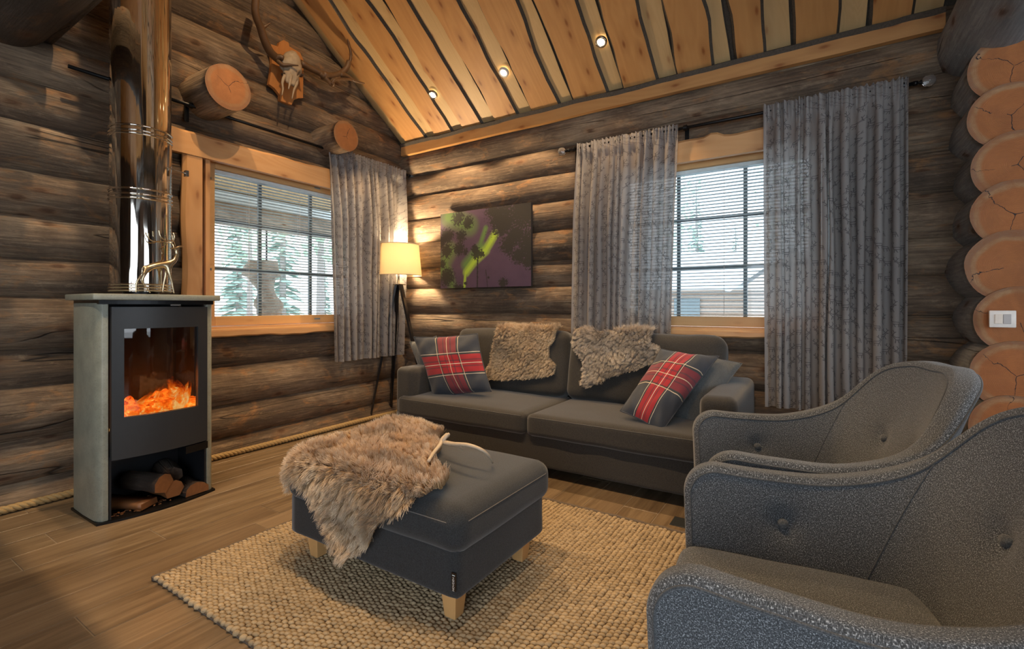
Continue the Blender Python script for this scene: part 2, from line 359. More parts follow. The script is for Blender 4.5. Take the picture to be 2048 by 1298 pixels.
# ------------------------------------------------------------------ log geometry
def log_obj(name, L, r, parent, loc, rz, mats, seed, seg=22, step=.09, wav=1.0, clampf=None, face0=True, face1=True, taper=0, dr=None, crackpos=None):
    n = max(2, int(L/step)); vs = []; fs = []; mi = []
    for i in range(n+1):
        x = L*i/n; rr = r*(1+taper*(x/L-.5)) * (1+wav*.045*noise.noise(Vector((x*1.1, seed*3.7, 0))))
        oy = wav*.012*noise.noise(Vector((x*.8, seed*1.3, 5))); oz = wav*.014*noise.noise(Vector((x*.7, seed*2.3, 9)))
        for k in range(seg):
            a = 2*math.pi*k/seg
            q = rr*(1+wav*.028*noise.noise(Vector((x*3.2, math.cos(a)*1.5+seed, math.sin(a)*1.5)))+wav*.012*noise.noise(Vector((x*11, math.cos(a)*4+seed, math.sin(a)*4))))
            v = Vector((x, math.cos(a)*q+oy, math.sin(a)*q+oz))
            if clampf: v = clampf(v)
            vs.append(v)
    for i in range(n):
        for k in range(seg): fs.append((i*seg+k, i*seg+(k+1) % seg, (i+1)*seg+(k+1) % seg, (i+1)*seg+k)); mi.append(0)
    me_f = []
    if face0: fs.append(tuple(range(seg))); mi.append(1)
    if face1: fs.append(tuple(n*seg+k for k in range(seg))[::-1]); mi.append(1)
    fs = [f[::-1] for f in fs]
    me = mesh(name, vs, fs, mi); o = link(name, me, mats, parent, False, loc, (0, 0, rz))
    me.polygons.foreach_set('use_smooth', [m == 0 for m in mi]); return o
ROOFK = .68; EAVE = 2.72
def roof(y): return EAVE - ROOFK*y
# ---- left wall: logs along Y (rz = 90: local x -> world y, local y -> world -x)
wl = empty('wall_left', kind='structure')
zL = [-.12, .125, .37, .65, .87, 1.15, 1.375, 1.61, 1.856, 2.11, 2.353, 2.60, 2.85, 3.10, 3.35, 3.60, 3.85, 4.10, 4.35, 4.6, 4.85]
Y0 = -6.3
WL = (-2.03, -.56)   # opening of the left window (y), z .93-2.2
for i in range(len(zL)-1):
    za, zb = zL[i], zL[i+1]; zc = (za+zb)/2; r = (zb-za)/2*1.24; mt = [M['log'], M['end']]
    segs = [(Y0, .12)]
    if za > .86 and zb < 2.2: segs = [(Y0, WL[0]), (WL[1], .12)]
    if zb > 2.7: segs = [(max(Y0, -6.2), min(.05, -(za-EAVE)/ROOFK+.2))]
    if zb > 2.7 and segs[0][1]-segs[0][0] < .3: continue
    for (a, b) in segs:
        cf = None
        if 2.1 < za < 2.2:
            def cf(v, a=a, zc=zc):
                if WL[0] <= v.x+a <= WL[1] and v.z+zc < 2.19: v.z = 2.19-zc
                return v
        if zb > 2.7:
            def cf(v, a=a, zc=zc):
                y = v.x+a; top = min(roof(y), EAVE+ROOFK*(6.3+y)) - .01
                if v.z+zc > top: v.z = top-zc
                return v
        log_obj('log', b-a, r, wl, (-.065, a, zc), R(90), mt, i*2.1+a, step=.07, clampf=cf)
# ---- wall behind the sofa: logs along X (rz = 0)
ws = empty('wall_back', kind='structure')
zB = [-.22, .03, .28, .53, .79, 1.035, 1.28, 1.50, 1.755, 2.0, 2.235, 2.46, 2.71]
WR = (2.36, 3.80)
for i in range(len(zB)-1):
    za, zb = zB[i], zB[i+1]; zc = (za+zb)/2; r = (zb-za)/2*1.24
    segs = [(-.12, 5.2)]
    if za > .78 and zb < 2.2: segs = [(-.12, WR[0]), (WR[1], 5.2)]
    for (a, b) in segs:
        cf = None
        if 1.99 < za < 2.1:
            def cf(v, a=a, zc=zc):
                if WR[0] <= v.x+a <= WR[1] and v.z+zc < 2.19: v.z = 2.19-zc
                return v
        log_obj('log', b-a, r, ws, (a, .065, zc), 0, [M['log'], M['end']], i*3.3+40+a, step=.07, clampf=cf)
# the course cut by the lower edge of the window keeps its lower half
def cfl(v):
    if v.z+.9125 > .94: v.z = .94-.9125
    return v
log_obj('log', WR[1]-WR[0], .152, ws, (WR[0], .065, .9125), 0, [M['log'], M['end']], 77, step=.07, clampf=cfl)
def cfl2(v):
    if v.z+1.01 > .94: v.z = .94-1.01
    return v
log_obj('log', WL[1]-WL[0], .17, wl, (-.065, WL[0], 1.01), R(90), [M['log'], M['end']], 78, step=.07, clampf=cfl2)
# top wall log carrying the roof
log_obj('log', 5.0, .15, ws, (-.1, .065, 2.72), 0, [M['log'], M['end']], 91, step=.07)
# ---- stub wall of crossing logs, cut faces toward the room
wr = empty('wall_right', kind='structure')
zc_ = [.0, .26, .51, .765, 1.035, 1.29, 1.545, 1.785, 2.03, 2.27]
for i, z in enumerate(zc_):
    rr = .172 if i % 2 else .163
    yf = -.47+.006*i
    log_obj('log', .75, rr, wr, (4.535+.012*math.sin(i*2.1), yf, z), R(90), [M['log_grey'], M['end']], 120+i*1.7, seg=40, step=.06, wav=.7)
log_obj('log', 5.9, .185, wr, (4.50, -5.6, 2.565), R(90), [M['log_grey'], M['end']], 141, seg=28, taper=.12)
log_obj('log', 5.9, .165, wr, (4.53, -5.6, 2.92), R(90), [M['log_grey'], M['end']], 142, seg=28)
# unseen room boundary to the right and behind the camera, with the glazed openings the daylight comes through
wb = empty('wall_front', kind='structure')
q = MB(); q.box((-.2, -6.3, 0), (2.6, -6.2, 4.9)); q.box((6.2, -6.3, 0), (7.3, -6.2, 4.9)); q.box((2.6, -6.3, 2.4), (6.2, -6.2, 4.9)); q.box((2.6, -6.3, 0), (6.2, -6.2, .3))
q.build('log_face', M['log_dark'], wb)
q = MB(); q.box((7.2, -6.2, 0), (7.3, -4.0, 4.9)); q.box((7.2, -1.2, 0), (7.3, .2, 4.9)); q.box((7.2, -4.0, 2.4), (7.3, -1.2, 4.9)); q.box((7.2, -4.0, 0), (7.3, -1.2, .6))
q.build('log_face', M['log_dark'], wb)
box('log_face', (5.2, 0, 0), (7.3, .1, 2.9), M['log_dark'], wb)
# ---- protruding purlin ends on the gable wall and the tie beam
pe = log_obj('beam_end', .42, .150, None, (-.02, -2.0, 2.577), 0, [M['log'], M['end_pale']], 201, seg=40, step=.05, wav=.8)
tag(pe, 'thick round purlin end with cracked face above the window casing', 'beam', kind=None)
pe = log_obj('beam_end', .37, .125, None, (-.02, -1.005, 2.545), 0, [M['log'], M['end_pale']], 202, seg=40, step=.05, wav=.6)
tag(pe, 'smaller round purlin end above the top corner of the beige curtain', 'beam', kind=None)
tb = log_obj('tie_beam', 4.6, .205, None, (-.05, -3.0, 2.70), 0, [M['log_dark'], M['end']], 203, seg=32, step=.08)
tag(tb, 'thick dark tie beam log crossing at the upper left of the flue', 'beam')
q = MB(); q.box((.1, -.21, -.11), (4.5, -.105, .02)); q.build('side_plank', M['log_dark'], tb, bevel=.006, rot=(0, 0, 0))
for c_ in tb.children: c_.scale = (1, -1, 1)

# ------------------------------------------------------------------ floor
fl = empty('floor', kind='structure')
box('floor_screed', (-.3, -6.3, -.06), (7.3, .2, -.0022), M['grout'], fl)
PWD = .1885; rowjoint = {0: -1.72, 4: -3.10, 5: -2.655, 6: -2.20}
rowsN = 38
def plank_mesh(L):
    q = MB(); g = .0018; q.box((g, g, -.012), (PWD-g, L-g, 0)); me = mesh('plank', q.v, q.f)
    bm = bmesh.new(); bm.from_mesh(me); es = [e for e in bm.edges if all(v.co.z > -.001 for v in e.verts)]
    bmesh.ops.bevel(bm, geom=es, offset=.0012, segments=1, affect='EDGES'); bm.to_mesh(me); bm.free(); me.materials.append(M['floor']); return me
pm = plank_mesh(1.2)
for k in range(rowsN):
    y0 = rowjoint.get(k, -3.3+((k*.4513+.2) % 1.2))
    y = y0-1.2*4
    while y < .1:
        if y+1.2 > -6.2:
            o = bpy.data.objects.new('plank', pm); COL.objects.link(o); o.parent = fl; o.location = (k*PWD, y, 0)
        y += 1.2
# rope skirting
bl = empty('baseboard_left', kind='structure')
for s in range(3):
    pts = []; L = 6.0; n = 1100
    for i in range(n+1):
        t = i/n; yy = -6.1+L*t; a = -2*math.pi*(yy/.085)+s*2.0944
        wob = .006*math.sin(yy*3.1)
        pts.append((.105+wob+.0105*math.cos(a), yy, .024+.0105*math.sin(a)))
    q = MB(); q.tube(pts, .0118, 6); q.build('strand', M['rope'], bl, smooth=True)

# ------------------------------------------------------------------ ceiling
ce = empty('ceiling', kind='structure')
nrm = Vector((0, -ROOFK, -1)).normalized()   # toward the room
def slope_box(x0, x1, y0, y1, d0, d1, name, m, parent, back=False):
    q = MB(); vs = []
    for d in (d0, d1):
        for (x, y) in ((x0, y0), (x1, y0), (x1, y1), (x0, y1)):
            z = roof(y); n_ = nrm
            if back: z = EAVE+ROOFK*(6.3+y); n_ = Vector((0, ROOFK, -1)).normalized()
            vs.append(Vector((x, y, z))+n_*d)
    q.add(vs, [(0,3,2,1),(4,5,6,7),(0,1,5,4),(1,2,6,5),(2,3,7,6),(3,0,4,7)])
    return q.build(name, m, parent)
slope_box(-.2, 4.45, .3, -3.15, -.12, -.03, 'roof_deck', M['bark'], ce)
slope_box(4.45, 7.4, .3, -3.15, -.12, .0, 'roof_deck', M['pine'], ce)
slope_box(-.2, 7.4, -3.15, -6.4, -.12, .0, 'roof_deck', M['pine'], ce, back=True)
SL = math.sqrt(1+ROOFK**2); ang = math.atan(ROOFK)
def board(x0, x1, d, th, mat, seed, amp, name='board', bark=.008, slant=0):
    """board up the slope: local x runs up the slope, local y across (world -x), local z toward the room"""
    L = 3.02*SL; n = 46; w = x1-x0; vs = []; fs = []; mi = []
    for i in range(n+1):
        x = L*i/n
        e0 = amp*(noise.noise(Vector((x*1.5, seed, 0)))+.45*noise.noise(Vector((x*5, seed, 3)))) 
        e1 = amp*(noise.noise(Vector((x*1.5, seed+50, 0)))+.45*noise.noise(Vector((x*5, seed+50, 3))))
        fade = min(1, .35+x/.8)
        a = -w/2+e0*fade; b = w/2+e1*fade
        vs += [(x, a-bark, 0), (x, a, th), (x, b, th), (x, b+bark, 0)]
    for i in range(n):
        o = i*4
        for k, m_ in ((0, 1), (1, 0), (2, 1)): fs.append((o+k, o+4+k, o+5+k, o+1+k)[::1]); mi.append(m_)
    fs.append((0, 1, 2, 3)); mi.append(0); fs.append((n*4+3, n*4+2, n*4+1, n*4)); mi.append(0)
    fs = [f[::-1] for f in fs]
    me = mesh(name, vs, fs, mi)
    o = link(name, me, [mat, M['bark']], ce)
    ex = Vector((0, -1, ROOFK)).normalized(); ez = nrm.copy(); ey = ez.cross(ex)
    base = Vector(((x0+x1)/2, -.10, roof(-.10)))+nrm*d
    mt = Matrix((ex, ey, ez)).transposed().to_4x4(); mt.translation = base; o.matrix_world = mt
    return o
orange = [(.165, .431), (.55, .771), (.893, 1.132), (1.271, 1.51), (1.651, 1.915), (2.042, 2.342), (2.467, 2.73), (2.873, 3.113), (3.265, 3.433), (3.604, 3.828), (3.998, 4.191)]
pale = [(.03, .22), (.405, .56), (.74, .884), (1.11, 1.262), (1.49, 1.642), (1.895, 2.034), (2.32, 2.46), (2.71, 2.862), (3.09, 3.225), (3.41, 3.584), (3.80, 3.975), (4.17, 4.33)]
for i, (a, b) in enumerate(pale): board(a, b, -.028, .018, M['pine_pale'], i*3.1, .016, bark=.008)
for i, (a, b) in enumerate(orange): board(a+.006, b-.006, -.008, .024, M['pine'], 100+i*2.3, .040, bark=.016)
# eave trim with a waney top edge
n = 90; q = MB(); vs = []
for i in range(n+1):
    x = .10+4.235*i/n; wv = .016*noise.noise(Vector((x*2.2, 3, 0)))+.006*noise.noise(Vector((x*9, 3, 0))); wb_ = .004*noise.noise(Vector((x*2, 8, 0)))
    vs += [(x, -.085, 2.655+wb_), (x, -.125, 2.657+wb_), (x, -.127, 2.742+wv), (x, -.142, 2.770+wv*1.2), (x, -.085, 2.80)]
fs = []; mi = []
for i in range(n):
    for k, m_ in ((0, 0), (1, 0), (2, 1), (3, 1)): fs.append((i*5+k, i*5+k+5, i*5+k+6, i*5+k+1)); mi.append(m_)
fs += [(0, 1, 2, 3, 4), tuple(n*5+k for k in (4, 3, 2, 1, 0))]; mi += [0, 0]
q.v = [Vector(v) for v in vs]; q.f = fs; q.m = mi
o = q.build('trim_1', [M['pine'], M['bark']]); o['kind'] = 'structure'
# recessed spotlights
lens_m = N('lit_spot_lens'); lens_m.set((1, .9, .7), .3); lens_m.put(lens_m.b.inputs['Emission Color'], (1, .78, .42)); lens_m.b.inputs['Emission Strength'].default_value = 14
for i, (sx, lab) in enumerate([(.814, 'recessed ceiling spotlight nearest the gable wall'), (1.577, 'recessed ceiling spotlight in the middle of the row, pale ring'), (2.417, 'recessed ceiling spotlight farthest from the gable wall, glaring')]):
    e = empty('ceiling_spotlight', label=lab, cat='light', group='recessed spotlights in the board ceiling')
    mt = Matrix((Vector((1, 0, 0)), nrm.cross(Vector((1, 0, 0))), nrm)).transposed().to_4x4(); mt.translation = Vector((sx, -.43, roof(-.43)))+nrm*.012; e.matrix_world = mt
    q = MB(); q.lathe([(.026, -.004), (.027, .006), (.036, .010), (.042, .006), (.043, -.01)]); q.build('bezel', M['white'] if i == 1 else M['chrome'], e, smooth=True)
    q = MB(); q.lathe([(.027, .0), (.018, .003), (.001, .004)], seg=24); q.build('lens', lens_m.mat, e, smooth=True)

# ------------------------------------------------------------------ windows (local x along the wall, y into the room, z up)
def window(name, root_loc, rz, u0, u1, mun, z0=1.027, z1=2.112, cas=(), wavy=1):
    e = empty(name, root_loc, rz, kind='structure')
    # box frame lining the opening
    q = MB(); f0, f1 = u0-.075, u1+.075
    q.box((f0-.03, -.16, z0-.10), (f0+.0, .105, z1+.10)); q.box((f1, -.16, z0-.10), (f1+.03, .105, z1+.10))
    q.build('jamb', M['casing_y'], e, bevel=.002)
    q = MB(); q.box((f0, -.16, z1+.075), (f1, .105, z1+.10)); q.box((f0, -.16, z0-.10), (f1, .105, z0-.075)); q.build('jamb_rail', M['casing'], e, bevel=.002)
    # sash
    q = MB(); q.box((u0-.07, -.06, z0-.07), (u0, .015, z1+.07)); q.box((u1, -.06, z0-.07), (u1+.07, .015, z1+.07)); q.build('stile', M['frame_wood'], e, bevel=.004)
    q = MB(); q.box((u0, -.06, z0-.07), (u1, .015, z0)); q.box((u0, -.06, z1), (u1, .015, z1+.07)); q.build('sash_rail', M['frame_wood'], e, bevel=.004)
    q = MB(); q.box((u0-.01, -.05, z0-.01), (u1+.01, -.046, z1+.01)); q.build('glass_pane', M['glass'], e)
    # glazing bars outside the blind
    for m_ in mun: box('glazing_bar', (m_-.013, -.075, z0), (m_+.013, -.055, z1), M['muntin'], e)
    for k in (1, 2):
        z = z0+(z1-z0)*k/3; box('glazing_bar', (u0, -.073, z-.012), (u1, -.057, z+.012), M['muntin'], e)
    # blind between the panes
    q = MB(); q.box((u0, -.040, z1-.028), (u1, -.012, z1-.001)); q.build('blind_headrail', M['blind'], e, bevel=.002)
    q = MB(); nseg = 5
    for j in range(nseg+1):
        t = j/nseg-.5; q.v += [Vector((u0+.004, t*.021, .0022*(1-4*t*t)+t*.0065)), Vector((u1-.004, t*.021, .0022*(1-4*t*t)+t*.0065))]
    for j in range(nseg): q.f.append((j*2, j*2+1, j*2+3, j*2+2)); q.m.append(0)
    zz = z0+.012; s0 = None
    while zz < z1-.03:
        if s0 is None: s0 = q.build('slat', M['blind'], e, smooth=True, loc=(0, -.026, zz))
        else: copy(s0, e, (0, -.026, zz))
        zz += .0236
    for t in (.08, .42, .78):
        u = u0+(u1-u0)*t; q = MB(); q.tube([(u, -.016, z0+.005), (u, -.016, z1-.02)], .0011, 5); q.tube([(u+.006, -.037, z0+.005), (u+.006, -.037, z1-.02)], .0008, 5); q.build('blind_cord', M['white'], e)
    # casing boards on the room side
    for i, (a, b, c, d, dep, kind) in enumerate(cas):
        n = 40; vs = []; horiz = (b-a) > (d-c)
        for k in range(n+1):
            t = k/n
            if horiz:
                u = a+(b-a)*t; wv = .022*noise.noise(Vector((u*2.6, i*7+wavy, 0)))+.006*noise.noise(Vector((u*10, i, 1)))
                if kind == 'top':
                    kn_ = .03*math.exp(-((u-(-3.12))/.045)**2) if wavy == 2 else 0
                    vs += [(u, .09, c), (u, dep, c), (u, dep, d+wv+kn_-.012), (u, dep-.022, d+wv+kn_+.008), (u, .09, d+wv+kn_+.008)]
                else: vs += [(u, .0, c+wv*.7+.006), (u, dep-.02, c+wv*.7+.004), (u, dep, c+wv*.6+.014), (u, dep, d), (u, .0, d)]
            else:
                z = c+(d-c)*t; wv = .012*noise.noise(Vector((z*2.6, i*7+wavy, 0)))
                vs += [(a, .09, z), (a, dep, z), (b-.02+wv, dep, z), (b+wv, dep-.02, z), (b+wv, .09, z)]
        fs = []
        for k in range(n):
            for j in range(5):
                f = (k*5+j, (k+1)*5+j, (k+1)*5+(j+1) % 5, k*5+(j+1) % 5); fs.append(f if horiz else f[::-1])
        fs += [(0, 1, 2, 3, 4), tuple(n*5+j for j in (4, 3, 2, 1, 0))]
        link('casing_board', mesh('casing_board', vs, fs), M['casing'] if horiz else M['casing_y'], e)
    # sill lip
    box('sill_lip', (u0-.09, .0, z0-.105), (u1+.09, .118, z0-.088), M['frame_wood'], e, bevel=.004)
    for uu in (u0+.36 if wavy == 1 else u1-.3,):
        for z in (z0-.034, z1+.03): box('maker_plate', (uu-.028, .0152, z-.007), (uu+.028, .017, z+.007), M['muntin'], e)
    return e
cas1 = [(-.0+.50, 2.245, 2.135, 2.292, .132, 'top'), (2.035, 2.155, .91, 2.15, .125, 'v'), (.50, 2.06, .875, .925, .135, 'bot')]
w1 = window('window_1', (0, 0, 0), R(-90), .69, 1.90, (1.067, 1.523), cas=cas1, wavy=1)
cas2 = [(-3.95, -2.25, 2.135, 2.285, .132, 'top'), (-2.36, -2.25, .91, 2.15, .125, 'v'), (-3.93, -2.30, .885, .925, .135, 'bot')]
w2 = window('window_2', (0, 0, 0), R(180), -3.68, -2.46, (-3.30, -2.842), cas=cas2, wavy=2)
# sash screws seen on the left stile of window_1
q = MB()
for z in (2.03, 1.37, 1.12, 1.02): q.box((1.925, .015, z-.008), (1.945, .020, z+.008))
q.build('sash_screw', M['chrome'], w1)

# ------------------------------------------------------------------ curtain rods
def rod(name, p0, p1, wallax, brackets, balls, lab, grp):
    e = empty(name, tuple(p0), label=lab, cat='curtain rod'); p0 = Vector(p0); p1 = Vector(p1)
    q = MB(); q.tube([Vector(), p1-p0], .011, 10); q.build('pole', M['black'], e, smooth=True)
    d = (p1-p0).normalized(); back = Vector((-1, 0, 0)) if wallax == 0 else Vector((0, 1, 0))
    for t in brackets:
        c = (p1-p0)*t; q = MB(); q.tube([c+back*.10, c], .007, 8); q.tube([c-d*.012, c+d*.012], .019, 12)
        s = d*.014; b0 = c+back*.055
        q.add([b0-s+Vector((0,0,-.10)), b0+s+Vector((0,0,-.10)), b0+s+Vector((0,0,.03)), b0-s+Vector((0,0,.03)), b0-s-back*.006+Vector((0,0,-.10)), b0+s-back*.006+Vector((0,0,-.10)), b0+s-back*.006+Vector((0,0,.03)), b0-s-back*.006+Vector((0,0,.03))],
              [(0,1,2,3),(7,6,5,4),(0,4,5,1),(1,5,6,2),(2,6,7,3),(3,7,4,0)])
        q.build('bracket', M['black'], e)
    for t in balls:
        c = (p1-p0)*t; s = 1 if t > .5 else -1
        q = MB(); q.tube([c, c+d*s*.02, c+d*s*.021, c+d*s*.03, c+d*s*.031, c+d*s*.04], [.014, .014, .008, .008, .014, .010], 12); q.build('finial_collar', M['black'], e, smooth=True)
        bm = bmesh.new(); bmesh.ops.create_uvsphere(bm, u_segments=24, v_segments=16, radius=.032); me = bpy.data.meshes.new('finial'); bm.to_mesh(me); bm.free()
        for v in me.vertices: v.co = v.co*(1+.03*math.cos(8*math.atan2(v.co.y, v.co.x)))
        link('finial', me, M['crystal'], e, True, loc=c+d*s*.07)
    return e
rod('curtain_rod', (.15, -2.75, 2.462), (.15, -.085, 2.462), 0, (.235, .985), (1,), 'long black curtain rod along the gable wall with one clear ball end in the corner', 'rods')
rod('curtain_rod', (2.03, -.15, 2.372), (4.19, -.15, 2.372), 1, (.02, .42, .985), (0, 1), 'black curtain rod above the sofa with clear ball ends', 'rods')

# ------------------------------------------------------------------ reindeer curtain cloth
DEER = [((.24,.46),(.60,.48)), ((.26,.33),(.58,.32)), ((.24,.46),(.20,.14)), ((.30,.34),(.33,.14)), ((.54,.33),(.49,.14)), ((.60,.34),(.66,.14)),
        ((.60,.48),(.70,.60)), ((.59,.32),(.71,.52)), ((.70,.61),(.84,.57)), ((.84,.57),(.71,.52)), ((.70,.62),(.60,.76)), ((.60,.76),(.64,.90)), ((.73,.62),(.84,.76)), ((.84,.76),(.80,.90)), ((.61,.75),(.53,.80)), ((.83,.75),(.92,.80))]
def curtain_mat():
    n = N('reindeer_curtain_cloth'); uv = n.co('UV'); sep = n.new('SeparateXYZ'); n.put(sep.inputs[0], uv)
    CW, CH = .094, .088
    gx = n.m('DIVIDE', sep.outputs[0], CW); col = n.m('FLOOR', gx)
    wn1 = n.new('TexWhiteNoise', noise_dimensions='1D'); n.put(wn1.inputs['W'], n.m('ADD', col, .5))
    gy = n.m('ADD', n.m('DIVIDE', sep.outputs[1], CH), n.m('MULTIPLY', wn1.outputs['Value'], 1.0)); row = n.m('FLOOR', gy)
    cb = n.new('CombineXYZ'); n.put(cb.inputs[0], col); n.put(cb.inputs[1], row); wn2 = n.new('TexWhiteNoise', noise_dimensions='2D'); n.put(wn2.inputs['Vector'], cb.outputs[0])
    fx = n.m('FRACT', gx); fy = n.m('FRACT', gy)
    flip = n.m('GREATER_THAN', wn2.outputs['Value'], .5)
    fx2 = n.m('ADD', n.m('MULTIPLY', fx, n.m('SUBTRACT', 1, flip)), n.m('MULTIPLY', n.m('SUBTRACT', 1, fx), flip))
    sepc = n.new('SeparateColor'); n.put(sepc.inputs[0], wn2.outputs['Color'])
    sx = n.m('ADD', .92, n.m('MULTIPLY', sepc.outputs[1], .28))
    px = n.m('ADD', n.m('MULTIPLY', n.m('SUBTRACT', fx2, .5), sx), .53); py = n.m('ADD', n.m('MULTIPLY', n.m('SUBTRACT', fy, .5), sx), .5)
    pc = n.new('CombineXYZ'); n.put(pc.inputs[0], px); n.put(pc.inputs[1], py); p = pc.outputs[0]
    dmin = None
    for a, b in DEER:
        a = Vector((a[0], a[1], 0)); b = Vector((b[0], b[1], 0)); ba = b-a
        pa = n.vm('SUBTRACT', p, tuple(a)); h = n.m('MULTIPLY', n.vm('DOT_PRODUCT', pa, tuple(ba)), 1/ba.dot(ba), clamp=True)
        d = n.vm('DISTANCE', pa, n.vm('SCALE', tuple(ba), sc=h)); dmin = d if dmin is None else n.m('MINIMUM', dmin, d)
    ink = n.m('MULTIPLY', n.ramp(dmin, [(.014, 1), (.028, 0)]), .8)
    weave = n.noise(n.map(uv, (220, 900, 1)), 1, 2); w2 = n.noise(n.map(uv, (900, 160, 1)), 1, 2)
    c = n.mix(n.m('MULTIPLY', n.m('ADD', weave, w2), .5), (.30, .28, .27), (.50, .47, .455)); c = n.mix(ink, c, (.035, .034, .04))
    n.set(c, .9, 0, n.bump(weave, .2, .001))
    tr = n.new('BsdfTranslucent'); n.put(tr.inputs[0], n.mix(.3, c, (.60, .60, .60))); tp = n.new('BsdfTransparent')
    mx = n.new('MixShader'); mx.inputs[0].default_value = .46; n.t.links.new(n.b.outputs[0], mx.inputs[1]); n.t.links.new(tr.outputs[0], mx.inputs[2])
    mx2 = n.new('MixShader'); n.put(mx2.inputs[0], n.m('MULTIPLY', n.m('SUBTRACT', 1, ink), .035)); n.t.links.new(mx.outputs[0], mx2.inputs[1]); n.t.links.new(tp.outputs[0], mx2.inputs[2])
    n.t.links.new(mx2.outputs[0], n.out.inputs['Surface']); return n.mat
M['curtain'] = curtain_mat()
def curtain(org, udir, ndir, wtop, wbot_off, ztop, zbot, folds, seed, label, amp=.046, rz=0):
    """wbot_off: (shift of left edge, shift of right edge) at the hem"""
    udir = Vector(udir); ndir = Vector(ndir); nu = folds*14; nv = 64; vs = []; uvs = []
    # irregular fold phase
    rnd = random.Random(seed); ws_ = [rnd.uniform(.55, 1.5) for _ in range(folds)]; tot = sum(ws_); am = [rnd.uniform(.45, 1.25) for _ in range(folds+1)]
    edges = [0]
    for x in ws_: edges.append(edges[-1]+x/tot)
    for j in range(nv+1):
        v = j/nv; z = ztop-(ztop-zbot)*v; arc = 0; prev = None
        for i in range(nu+1):
            t = i/nu; k = min(folds-1, int(t*folds+1e-9)); ft = t*folds-k; 
            # fold boundaries wander a little with height
            e0 = edges[k]; e1 = edges[k+1]; u = e0+(e1-e0)*ft
            u += .012*noise.noise(Vector((k*1.7, v*2.2, seed)))*math.sin(math.pi*t)*2
            A = amp*(am[k]*(1-ft)+am[k+1]*ft)*(.35+.65*min(1, v*3.0))*(1-.25*v)
            dd = A*(1+math.cos(2*math.pi*ft))-.008+.010*noise.noise(Vector((u*9, v*3, seed)))
            # gathered heading: fine small pleats that die out downwards
            g = math.exp(-(v/.06)**2) if v < .3 else 0
            fine = .010*math.sin(t*folds*2*math.pi*3.3+1.3*math.sin(t*31))*(.25*math.exp(-v*7)+g)
            dd = max(dd, -.014)
            if v < .05: dd = .016+dd*.35
            dd += fine
            zz = z
            if j == 0: zz += .010*noise.noise(Vector((t*folds*3.1, seed, 2)))+.006*math.sin(t*folds*2*math.pi*2.7)
            if v > .97: zz += 0
            x = (wtop*u) + wbot_off[0]*(1-u)*v + wbot_off[1]*u*v + .35*A*math.sin(4*math.pi*ft)*.5
            p = Vector(org)+udir*x+ndir*dd; p.z = zz+.006*noise.noise(Vector((u*5, seed, v*2)))*v
            if prev is not None: arc += (Vector((p.x, p.y, 0))-Vector((prev.x, prev.y, 0))).length
            prev = p; vs.append(p); uvs.append((arc*.92, zz))
    fs = []; W = nu+1
    for j in range(nv):
        for i in range(nu): fs.append((j*W+i, j*W+i+1, (j+1)*W+i+1, (j+1)*W+i))
    me = mesh('curtain', vs, fs); uvl = me.uv_layers.new(name='UVMap')
    for p in me.polygons:
        for li in p.loop_indices: uvl.data[li].uv = uvs[me.loops[li].vertex_index]
    o = link('curtain', me, M['curtain'], None, True); tag(o, label, 'curtain', None)
    q = MB()
    W_ = nu+1; b = nv*W_
    q.tube([vs[b+i]+Vector((0, 0, .002)) for i in range(0, W_, 3)], .0022, 4); q.build('hem', M['curtain'], o)
    return o
curtain((.155, -1.055, 0), (0, 1, 0), (1, 0, 0), .91, (.065, -.055), 2.492, .615, 11, 3, 'short gathered reindeer curtain in the corner behind the floor lamp')
curtain((2.105, -.15, 0), (1, 0, 0), (0, -1, 0), .79, (-.045, -.06), 2.402, .60, 11, 8, 'reindeer curtain left of the back window, falling behind the sofa')
curtain((3.432, -.155, 0), (1, 0, 0), (0, -1, 0), .735, (.012, -.01), 2.41, .452, 11, 15, 'wide reindeer curtain between the back window and the stub wall of log ends')

